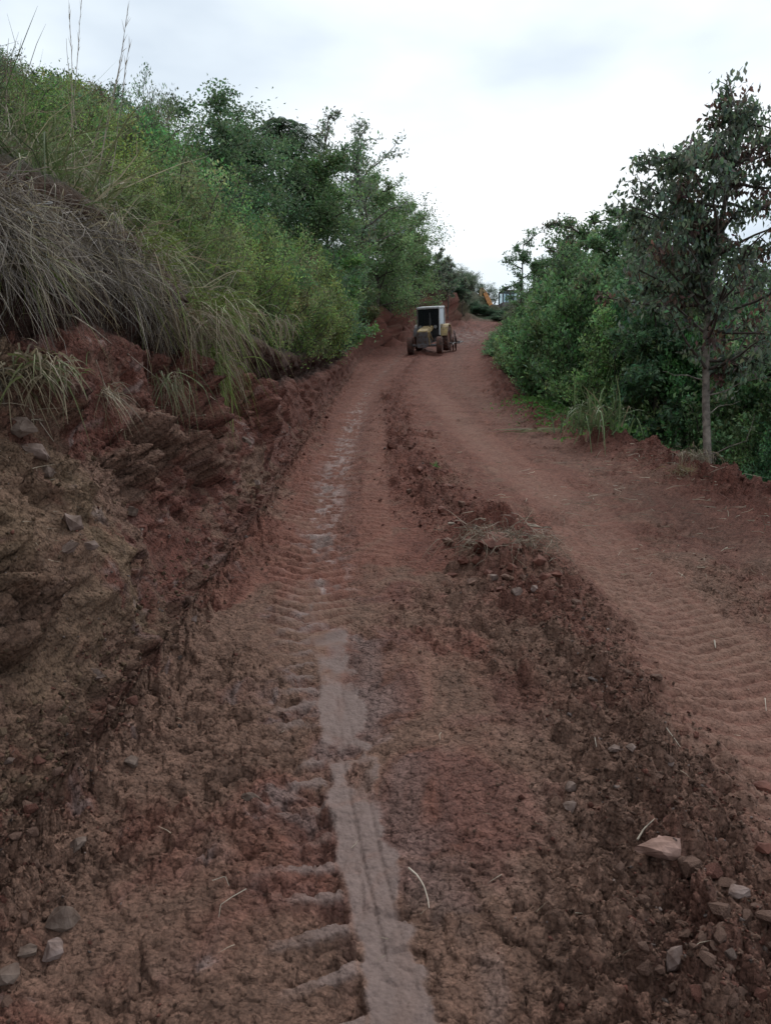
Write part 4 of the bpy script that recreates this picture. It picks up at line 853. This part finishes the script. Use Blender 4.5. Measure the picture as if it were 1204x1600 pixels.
rock(102, 1445, 56, 0, M_dkst, 'large brownish grey stone at the foot of the bank lower left', (.9, .8, .85), (.3, .2, .4), .3, 4)
rock(84, 1495, 48, 0, M_pale, 'greyish upright stone directly below the large brownish stone', (.7, .7, .8), (.1, 0, .8), .3, 5)
rock(48, 1488, 40, 0, M_dkst, 'flat stone left of the greyish upright stone', (1, .7, .5), (0, 0, .3), .3, 6)
rock(12, 1530, 44, 0, M_dkst, 'dark stone cut by the lower left picture edge', (1, .8, .6), (0, 0, .3), .3, 7)
rock(205, 1195, 30, 0, M_dkst, 'rounded stone at the foot of the bank above the large brownish stone', (.9, .8, .8), (0, 0, 0), .3, 8)
rock(122, 1322, 34, 0, M_dkst, 'round dark stone among the crumbs at the foot of the bank', (1, .8, .6), (0, 0, 1), .3, 9)
rock(392, 1252, 36, 0, M_dkst, 'flat brick-shaped clod beside the hole in the road', (1, .6, .45), (0, .1, 0), .1, 10)
rock(890, 1235, 30, 0, M_clod[2], 'upper of two rounded pinkish stones in the loose soil', (1, .8, .7), (0, 0, .3), .3, 11)
rock(888, 1262, 28, 0, M_clod[2], 'lower of two rounded pinkish stones in the loose soil', (1, .8, .7), (0, 0, 1.3), .3, 12)
rock(1048, 1192, 24, 0, M_pale, 'small whitish stone above the pink rock', (1, .8, .7), (0, 0, 1.3), .3, 13)
rock(960, 1172, 26, 0, M_clod[2], 'flat greyish stone left of the small whitish stone', (1, .7, .5), (0, 0, .2), .3, 14)
rock(985, 1170, 22, 0, M_clod[2], 'small stone touching the flat greyish stone', (1, .8, .6), (0, 0, 1), .3, 15)
rock(1190, 1235, 44, 0, M_clod[1], 'dark red clod at the right picture edge', (1, .7, .6), (0, 0, .1), .3, 16)
rock(1195, 1330, 36, 0, M_clod[1], 'reddish clod at the right edge level with the pink rock', (1, .7, .7), (0, 0, .1), .3, 17)
rock(768, 906, 26, 0, M_clod[2], 'grey clod in front of the brush pile', (1, .7, .6), (0, 0, .1), .2, 18)
rock(806, 928, 30, 0, M_clod[2], 'broad flat stone in front of the brush pile', (1, .7, .5), (0, 0, .1), .2, 19)
rock(836, 924, 24, 0, M_pale, 'light grey stone right of the broad flat stone', (1, .7, .7), (0, 0, .6), .2, 20)
rock(738, 914, 28, 0, M_clod[0], 'brown lump left of the grey clod by the brush pile', (1, .8, .6), (0, 0, .1), .2, 21)
rock(868, 900, 30, 0, M_clod[1], 'long reddish clod right of the brush pile', (1, .5, .5), (0, 0, -.6), .2, 22)
rock(800, 890, 26, 0, M_clod[1], 'round red clod under the brush pile', (1, .8, .8), (0, 0, -.6), .2, 23)
rock(745, 880, 24, 0, M_clod[1], 'dark red clod at the left foot of the brush pile', (1, .8, .8), (0, 0, -.6), .2, 24)
rock(305, 972, 18, 0, M_pale, 'pale stone lying at the foot of the bank mid left', (1, .6, .8), (0, 0, .5), .2, 25)
# rocks stuck in the bank face
for i, (u_, v_, w_, lb) in enumerate(((30, 668, 60, 'slab of grey weathered rock high on the bank face at the left edge'), (58, 705, 50, 'grey rock chunk below the weathered slab on the bank'), (115, 818, 66, 'grey lavender rock chunk jutting from the bank face'),
                                      (75, 740, 40, 'brown rock chunk in the middle of the bank face'), (138, 855, 36, 'light grey stone beside the dark cavity in the bank'), (108, 855, 44, 'grey stone set in the dark cavity of the bank'), (205, 800, 40, 'dark crumbling rock lump in the bank face'),
                                      (150, 1055, 40, 'whitish crumbly stone at the bottom of the bank face'), (385, 690, 24, 'square clod on the bank right of the hanging grass'), (400, 755, 26, 'grey clod at the foot of the bank far along'))):
    rock(u_, v_, w_, 0, M_dkst if i in (0, 3, 6, 8) else M_clod[2], lb, (1, .7, .5), (.6, .3, i * .9), .45, 40 + i, 'rocks stuck in the bank')

# the brush pile of roots and dry stalks
gp = np.random.default_rng(91); q, _ = hit(772, 858)
bp = empty('brush_pile', q, 0, 'pile of uprooted dry grass, roots and twigs lying on the middle of the road', 'brush pile')
for a, b, r in (((765, 880), (782, 820), .014), ((700, 838), (770, 848), .010), ((728, 862), (752, 836), .005), ((716, 850), (742, 876), .006), ((780, 862), (806, 842), .011), ((800, 820), (842, 872), .009), ((760, 876), (778, 850), .004), ((745, 826), (756, 815), .005), ((820, 830), (860, 880), .005)):
    A = at(*a, 6.0 - (a[1] - 860) * .008) - q; B = at(*b, 6.0 - (b[1] - 860) * .008) - q
    for z_ in (A, B): z_.z = max(z_.z, .03) + .05
    ob('twig', tubes_mesh('twig', [(bend(A, B, 7, .12, gp), np.linspace(r * 1.3, r * .6, 7))], M_dry, 5), bp)
n = 480; pr = np.c_[gp.normal(.06, .17, n), gp.normal(.05, .13, n), np.abs(gp.normal(.06, .06, n))]
o = ob('root_tangle', mk_mesh('root_tangle', *blades(pr, gp.normal(size=(n, 3)) * [1, 1, .5], gp.uniform(.08, .26, n), gp.uniform(.003, .007, n), gp.uniform(0, .8, n), np.array([[.24, .19, .14]]) * gp.uniform(.4, 1.4, (n, 1)), 4, gp, .2)[:3], mat=M_grass), bp)
V, Fq = hull_rock(4000, 40, (1, .8, .5), 1); V = V * .2 * (1 + .15 * gp.normal(size=(len(V), 1)))
ob('root_ball', mk_mesh('root_ball', V, Fq, None, False, M_clod[1]), bp).location = (.02, .02, .02)

for i, (u_, v_, w_) in enumerate(((700, 850, 22), (722, 880, 26), (760, 900, 24), (790, 905, 22), (842, 880, 28), (850, 905, 24), (815, 905, 20), (705, 900, 20), (735, 852, 26), (812, 850, 22), (660, 820, 20), (690, 800, 22), (640, 770, 18), (700, 760, 20), (655, 735, 16), (720, 790, 18), (780, 925, 20))):
    rock(u_, v_, w_ * 1.1, 0, M_clod[1] if i % 3 else M_clod[0], 'red soil clod of the loose ridge beside the brush pile', (1, .8, .7), (0, .2, i * 1.3), .3, 80 + i, 'soil clods around the brush pile', 'soil_clod')
# litter: curved pale stalk and single straws
def lying(pix, r, label, mat=M_dry, name='straw', group=None, lift=.012):
    pts = [hit(*p_)[0] for p_ in pix]
    if any(p_ is None for p_ in pts): return
    o0_ = pts[0].copy(); P3 = np.array([tuple(p_ - o0_) for p_ in pts]); t = np.linspace(0, 1, len(P3)); tt = np.linspace(0, 1, 10)
    P3 = np.stack([np.interp(tt, t, P3[:, k_]) for k_ in range(3)], 1); P3[:, 2] = np.maximum(P3[:, 2], np.linspace(P3[0, 2], P3[-1, 2], 10)) + lift
    o = ob(name, tubes_mesh(name, [(P3, np.linspace(r, r * .4, 10))], mat, 5)); o.location = o0_; return tag(o, label, 'straw', group)
M_wht = simple('bleached straw', (.44, .38, .31), .8, var=.2, scale=20)
lying([(638, 1362), (652, 1374), (662, 1392), (668, 1410), (670, 1425)], .0032, 'curved bleached straw beside the smooth wheel track', M_wht)
lying([(385, 1395), (362, 1408), (345, 1420), (342, 1440)], .0016, 'thin bent brown straw left of the wheel track', M_dry)
lying([(332, 1382), (352, 1375), (358, 1390)], .0014, 'small forked straw above the thin bent straw', M_dry)
lying([(995, 1318), (1005, 1305), (1022, 1285)], .0035, 'dark dry stick leaning behind the pink rock', M_dry)
lying([(928, 1155), (931, 1172)], .002, 'short upright straw in the loose soil', M_wht)
lying([(1040, 1142), (1048, 1155), (1062, 1172)], .0028, 'brown twig above the small whitish stone', M_dry)
lying([(1194, 1095), (1196, 1115)], .002, 'white straw at the right picture edge', M_wht)
lying([(1115, 1004), (1117, 1016)], .005, 'small pale leaf fragment on the right wheel track', M_wht)
g = np.random.default_rng(99)
pp = []
for (n_, u0, u1, v0, v1) in ((150, 820, 1204, 680, 800), (90, 900, 1204, 780, 900), (50, 620, 900, 620, 900), (40, 250, 1204, 900, 1500), (90, 0, 330, 560, 700), (60, 860, 1204, 690, 740), (40, 0, 120, 700, 900)):
    pp.append(scatter_ray(n_, u0, u1, v0, v1, g))
pp = np.concatenate(pp); n = len(pp); dd = np.linalg.norm(pp - np.array(CAM), axis=1)
tag(ob('straw_litter', mk_mesh('straw_litter', *blades(pp + [0, 0, .012], g.normal(size=(n, 3)) * [1, 1, .18], g.uniform(.05, .2, n) * np.clip(dd / 6, .35, 1.3), g.uniform(.003, .006, n) * np.clip(dd / 6, .4, 1.6), .08, np.array([[.33, .28, .21]]) * g.uniform(.5, 1.5, (n, 1)), 3, g, .05)[:3], mat=M_grass)), 'bits of dry straw scattered over the soil', kind='stuff')

for i, pix in enumerate((((95, 500), (118, 522), (150, 530), (175, 545)), ((255, 590), (262, 612), (264, 640)), ((40, 640), (62, 668), (85, 700)), ((150, 570), (158, 590), (165, 612)), ((260, 505), (275, 490), (283, 470)), ((200, 560), (222, 585), (250, 600)))):
    lying(pix, .006 if i == 0 else .0035, ('thick pale root curving out under the dead grass', 'straight pale stalk hanging on the bank face', 'long thin twig slanting down the bank face at the left', 'short upright twig on the bank face', 'forked root end beside the bright green grass', 'thin root trailing below the dead grass')[i], M_dry, 'root', None, .03)
# =================================================================== MACHINES
def bx(bm, x0, x1, y0, y1, z0, z1, bev=.0):
    vs = [bm.verts.new((x, y, z)) for z in (z0, z1) for y in (y0, y1) for x in (x0, x1)]
    fs = [bm.faces.new([vs[i] for i in f]) for f in ((0, 2, 3, 1), (4, 5, 7, 6), (0, 1, 5, 4), (2, 6, 7, 3), (0, 4, 6, 2), (1, 3, 7, 5))]
    if bev: bmesh.ops.bevel(bm, geom=list({e_ for f in fs for e_ in f.edges}), offset=bev, segments=2, affect='EDGES')
def prism(bm, prof, x0, x1, bev=0):
    """profile in y,z extruded along x"""
    a = [bm.verts.new((x0, p_[0], p_[1])) for p_ in prof]; b = [bm.verts.new((x1, p_[0], p_[1])) for p_ in prof]; n = len(prof)
    fs = [bm.faces.new(a), bm.faces.new(b[::-1])] + [bm.faces.new((a[i], b[i], b[(i + 1) % n], a[(i + 1) % n])[::-1]) for i in range(n)]
    bmesh.ops.recalc_face_normals(bm, faces=fs)
    if bev: bmesh.ops.bevel(bm, geom=list({e_ for f in fs for e_ in f.edges}), offset=bev, segments=2, affect='EDGES')
def bar(bm, a, b, r, sides=8):
    V, Fq = tube([a, b], r, sides); vs = [bm.verts.new(v) for v in V]
    for f in Fq: bm.faces.new([vs[i] for i in f])
    bm.faces.new(vs[:sides]); bm.faces.new(vs[sides:][::-1])
def done(bm, name, mat, parent, loc=None):
    me = bpy.data.meshes.new(name); bm.to_mesh(me); bm.free(); me.materials.append(mat); o = ob(name, me, parent)
    if loc: o.location = loc
    return o
def lathe(bm, prof, n=28, ax='x'):
    rings = [[bm.verts.new((px, r * math.cos(a), r * math.sin(a))) for a in [k_ * 2 * math.pi / n for k_ in range(n)]] for px, r in prof]
    for i in range(len(rings) - 1):
        for k_ in range(n): bm.faces.new((rings[i][k_], rings[i][(k_ + 1) % n], rings[i + 1][(k_ + 1) % n], rings[i + 1][k_]))
M_yel = simple('muddy yellow paint', (.33, .24, .10), .65, var=.2, scale=5, dirt=(.2, .13, .075)); M_org = simple('orange yellow paint', (.60, .24, .05), .5, var=.15, scale=5, dirt=(.36, .16, .06))
M_tyre = simple('muddy tyre rubber', (.045, .03, .026), .9, var=.3, scale=6, bump=.3, dirt=(.12, .05, .035)); M_rim = simple('dirty rim', (.22, .11, .08), .7, var=.3, scale=5)
M_wh = simple('off white paint', (.50, .52, .54), .45, var=.08, scale=4, dirt=(.42, .42, .42)); M_blk = simple('black metal', (.02, .02, .022), .5, var=.3, scale=8)
M_gry = simple('dusty grey metal', (.11, .11, .12), .6, var=.25, scale=6, dirt=(.10, .065, .05)); M_lamp = simple('lamp glass', (.22, .22, .22), .15, var=.05)
M_glass = bpy.data.materials.new('cab glass'); M_glass.use_nodes = True; _b = M_glass.node_tree.nodes['Principled BSDF']
_b.inputs['Base Color'].default_value = (.5, .6, .62, 1); _b.inputs['Roughness'].default_value = .06; _b.inputs['Transmission Weight'].default_value = .9; _b.inputs['IOR'].default_value = 1.1
M_dglass = simple('dark interior glass', (.012, .014, .016), .12, var=.1)  # opaque dark panes, painted to stand for the unlit cab interior
def wheel(name, parent, loc, rad, wid, lugs=18, steer=0):
    w_ = empty(name, loc, steer); w_.parent = parent
    bm = bmesh.new(); h = wid / 2
    lathe(bm, [(-h * .8, rad * .55), (-h, rad * .7), (-h, rad * .86), (-h * .8, rad * .95), (0, rad * .97), (h * .8, rad * .95), (h, rad * .86), (h, rad * .7), (h * .8, rad * .55)])
    for k_ in range(lugs):
        for sd_ in (-1, 1):
            a = (k_ + (.5 if sd_ > 0 else 0)) * 2 * math.pi / lugs; b = a + .22
            p0 = (sd_ * .02, rad * .965 * math.cos(a), rad * .965 * math.sin(a)); p1 = (sd_ * h * .98, rad * .93 * math.cos(b), rad * .93 * math.sin(b)); bar(bm, p0, p1, rad * .045, 4)
    done(bm, 'tyre', M_tyre, w_)
    bm = bmesh.new(); lathe(bm, [(-h * .75, rad * .56), (-h * .5, rad * .5), (-h * .3, rad * .2), (-h * .3, .001)], 20); lathe(bm, [(h * .75, rad * .56), (h * .5, rad * .5), (h * .3, rad * .2), (h * .45, rad * .12), (h * .45, .001)], 20)
    done(bm, 'rim', M_rim, w_)
    return w_
# tractor faces -y (towards the camera) in its own space
y_ = 41.0; x_ = (664 - 602) / F * y_; slope = math.atan(.2)
tt_ = empty('tractor', (x_, y_, gz(x_, y_) + .02), 0, 'old muddy yellow tractor with white cab roof parked across the dirt road', 'tractor')
tt_.rotation_euler = (slope, 0, R(-15))
tt_.scale = (.9,) * 3
wheel('front_wheel', tt_, (-.86, -.1, .5), .5, .32, 16, R(6)); wheel('front_wheel', tt_, (.86, -.1, .5), .5, .32, 16, R(6))
wheel('rear_wheel', tt_, (-.82, 2.25, .74), .74, .42, 20); wheel('rear_wheel', tt_, (.82, 2.25, .74), .74, .42, 20)
bm = bmesh.new(); bar(bm, (-.8, -.1, .5), (.8, -.1, .5), .075); bx(bm, -.2, .2, -.35, .2, .42, .66, .03); done(bm, 'front_axle', M_gry, tt_)
bm = bmesh.new(); bx(bm, -.16, .16, -.5, 2.5, .55, .86, .02); done(bm, 'chassis', M_gry, tt_)
bm = bmesh.new(); prism(bm, [(-.78, .95), (-.75, 1.34), (-.55, 1.42), (1.0, 1.56), (1.0, 1.34), (-.3, 1.16), (-.45, .95)], -.3, .3, .03); done(bm, 'hood', M_yel, tt_)
bm = bmesh.new(); bx(bm, -.24, .24, -.4, .95, .82, 1.2, .02)
for k_ in range(4): bx(bm, -.27, .27, -.1 + k_ * .24, .02 + k_ * .24, .9, 1.12, .01)
done(bm, 'engine', M_blk, tt_)
bm = bmesh.new(); bx(bm, -.33, .33, -.86, -.79, .5, 1.3, .02)
for k_ in range(7): bx(bm, -.28, .28, -.885, -.865, .62 + k_ * .09, .66 + k_ * .09)
done(bm, 'radiator_grille', M_gry, tt_)
bm = bmesh.new(); bx(bm, -.26, .26, -1.05, -.87, .42, .62, .02); done(bm, 'front_weight', M_gry, tt_)
bm = bmesh.new(); bar(bm, (.36, .3, .8), (.36, -.6, 1.28), .045); bar(bm, (.36, -.55, .55), (.36, -.6, 1.28), .03); done(bm, 'hood_stay', M_yel, tt_)
for sx in (-.45, .45):
    bm = bmesh.new(); lathe(bm, [(-.05, .001), (-.05, .08), (.05, .1), (.05, .001)], 14); o = done(bm, 'headlight', M_lamp, tt_); o.location = (sx, .9, 1.5); o.rotation_euler = (0, 0, -math.pi / 2)
bm = bmesh.new(); bar(bm, (.22, .4, 1.4), (.22, .4, 2.3), .035); bar(bm, (.22, .4, 1.65), (.22, .4, 2.0), .06); done(bm, 'exhaust_pipe', M_blk, tt_)
cb_ = empty('cab', (0, 0, 0)); cb_.parent = tt_
bm = bmesh.new(); bx(bm, -.72, .72, 1.05, 2.75, 2.52, 2.64, .05); done(bm, 'roof', M_wh, cb_)
for sx in (-1, 1):
    for yy_, y2_ in ((1.08, 1.16), (2.66, 2.6)):
        bm = bmesh.new(); prism(bm, [(yy_ - .04, 1.0), (y2_ - .04, 2.53), (y2_ + .05, 2.53), (yy_ + .05, 1.0)], sx * .66 - .035, sx * .66 + .035, .01); done(bm, 'pillar', M_wh if sx > 0 else M_gry, cb_)
bm = bmesh.new(); bx(bm, -.66, .66, 1.09, 1.13, 1.0, 1.35); done(bm, 'dash_panel', M_blk, cb_)
bm = bmesh.new(); bx(bm, -.62, .62, 1.11, 1.125, 1.38, 2.5); done(bm, 'windscreen', M_dglass, cb_)
bm = bmesh.new(); bx(bm, .655, .665, 1.2, 2.6, 1.38, 2.5); done(bm, 'side_window', M_dglass, cb_)
bm = bmesh.new(); bx(bm, -.665, -.655, 1.2, 2.6, 1.38, 2.5); done(bm, 'side_window', M_dglass, cb_)
bm = bmesh.new(); bx(bm, -.62, .62, 2.66, 2.68, 1.1, 2.5); done(bm, 'rear_window', M_dglass, cb_)
bm = bmesh.new(); bx(bm, -.66, .66, 1.15, 2.65, .85, 1.0); done(bm, 'floor', M_blk, cb_)
for sx in (-1, 1):
    bm = bmesh.new(); prof = [(2.25 + .86 * math.cos(a), .74 + .86 * math.sin(a)) for a in np.linspace(.25, 2.9, 9)] + [(2.25 + .80 * math.cos(a), .74 + .80 * math.sin(a)) for a in np.linspace(2.9, .25, 9)]
    prism(bm, prof, min(sx * .6, sx * 1.04), max(sx * .6, sx * 1.04)); done(bm, 'rear_fender', M_yel if sx > 0 else M_gry, tt_)
bm = bmesh.new(); bx(bm, .55, .8, 1.2, 1.5, .45, .52, .01); bx(bm, .55, .8, 1.25, 1.5, .75, .8, .01); bar(bm, (.6, 1.3, .45), (.6, 1.3, .95), .02); done(bm, 'step', M_blk, tt_)
# towed disc implement behind, showing to the right of the tractor
x2, y2 = (711 - 602) / F * 43.2, 43.2
im = empty('towed_harrow', (x2, y2, gz(x2, y2)), 0, 'narrow dark disc implement standing behind the tractor on its right', 'farm implement'); im.rotation_euler = (slope, 0, R(-15))
bm = bmesh.new(); bar(bm, (-.5, -.9, .5), (.5, -.9, .5), .04); bar(bm, (-.5, .9, .5), (.5, .9, .5), .04); bar(bm, (-.45, -.95, .5), (-.45, .95, .5), .04); bar(bm, (.45, -.95, .5), (.45, .95, .5), .04); bar(bm, (0, -2.0, .45), (0, -.9, .5), .045); done(bm, 'frame', M_gry, im)
bm = bmesh.new(); bar(bm, (0, -.8, .5), (0, -.8, 1.15), .035); bar(bm, (0, .5, .5), (0, -.8, 1.15), .03); done(bm, 'mast', M_gry, im)
im.scale = (.62, .62, .95)
for k_ in range(3):
    bm = bmesh.new(); lathe(bm, [(-.05, .05), (-.02, .3), (.03, .44), (.045, .44), (.0, .3), (-.03, .001)], 20); o = done(bm, 'disc', M_rim if k_ % 2 else M_tyre, im); o.location = (-.55 + .22 * k_, -.1 + .14 * k_, .42); o.rotation_euler = (0, 0, R(20))

# digger on the crest, seen from the side: loader arm to the left
y_ = 79.0; x_ = (784 - 602) / F * y_; ez = gz(x_, y_)
ex = empty('backhoe', (x_, y_, ez), R(8), 'orange yellow backhoe digger with dark cab on the crest of the road', 'digger')
zz = 1.55 + (700 - 461) / F * y_ - ez      # cab top height
cz = max(2.6, zz); ex.location.z = 1.55 + (700 - 460) / F * y_ - 2.75
for wx_, wr in ((-1.4, .55), (1.0, .78)):
    for sy in (-.95, .95): wheel('wheel', ex, (wx_, sy, wr), wr, .4, 18, math.pi / 2)
bm = bmesh.new(); bx(bm, -1.9, 1.7, -.4, .4, .6, .95, .03); done(bm, 'chassis', M_blk, ex)
bm = bmesh.new(); bx(bm, -1.5, -.5, -.42, .42, .95, 1.3, .08); done(bm, 'hood', M_gry, ex)
c2 = empty('cab', (0, 0, 0)); c2.parent = ex
bm = bmesh.new(); bx(bm, -.45, 1.3, -.75, .75, 2.58, 2.72, .04); done(bm, 'roof', M_gry, c2)
bm = bmesh.new(); bx(bm, -.4, 1.2, -.7, .7, .95, 1.5, .03); done(bm, 'body', M_gry, c2)
for px in (-.36, .42, 1.16):
    for sy in (-.68, .68):
        bm = bmesh.new(); bx(bm, px - .06, px + .06, sy - .04, sy + .04, 1.5, 2.58); done(bm, 'pillar', M_blk, c2)
for sy in (-.68, .68):
    for a, b in ((-.3, .36), (.48, 1.1)):
        bm = bmesh.new(); bx(bm, a, b, sy - .01, sy + .01, 1.52, 2.56); done(bm, 'window', M_glass, c2)
bm = bmesh.new(); bx(bm, .1, .6, -.25, .25, 1.3, 1.6, .05); bx(bm, .5, .62, -.25, .25, 1.5, 2.1, .04); done(bm, 'seat', M_blk, c2)
def arm(name, pts, w0, mat, wy=.12):
    bm = bmesh.new()
    for (a, b) in zip(pts[:-1], pts[1:]):
        d_ = Vector((b[0] - a[0], 0, b[1] - a[1])).normalized(); nrm = Vector((-d_.z, 0, d_.x)) * w0
        A = Vector((a[0], 0, a[1])); B = Vector((b[0], 0, b[1])); v = []
        for sy in (-wy, wy): v.append([bm.verts.new(q_ + Vector((0, sy, 0))) for q_ in (A + nrm, B + nrm * .8, B - nrm * .8, A - nrm)])
        bm.faces.new(v[0]); bm.faces.new(v[1][::-1])
        for k_ in range(4): bm.faces.new((v[0][k_], v[0][(k_ + 1) % 4], v[1][(k_ + 1) % 4], v[1][k_]))
    bmesh.ops.recalc_face_normals(bm, faces=bm.faces[:]); return done(bm, name, mat, ex)
arm('boom', [(-1.2, .9), (-1.55, 1.5), (-2.05, 2.5)], .24, M_org); arm('dipper_arm', [(-2.0, 2.5), (-2.35, 2.95), (-2.6, 1.8)], .14, M_yel)
bm = bmesh.new(); prism(bm, [(-.35, 0), (-.4, .45), (-.1, .55), (.3, .35), (.35, .0), (.0, -.2)], -.4, .4, .02); o = done(bm, 'bucket', M_yel, ex); o.rotation_euler = (0, 0, math.pi / 2); o.location = (-2.65, 0, 1.3)
bm = bmesh.new(); bar(bm, (-1.3, 0, 1.5), (-1.9, 0, 2.2), .06); done(bm, 'hydraulic_ram', M_gry, ex)
print('shrubs', cnt, 'objects', len(bpy.data.objects), 'tris', sum(sum(len(p.vertices) - 2 for p in m.polygons) if len(m.polygons) < 200 else len(m.polygons) * (len(m.polygons[0].vertices) - 2) for m in bpy.data.meshes if m.users))
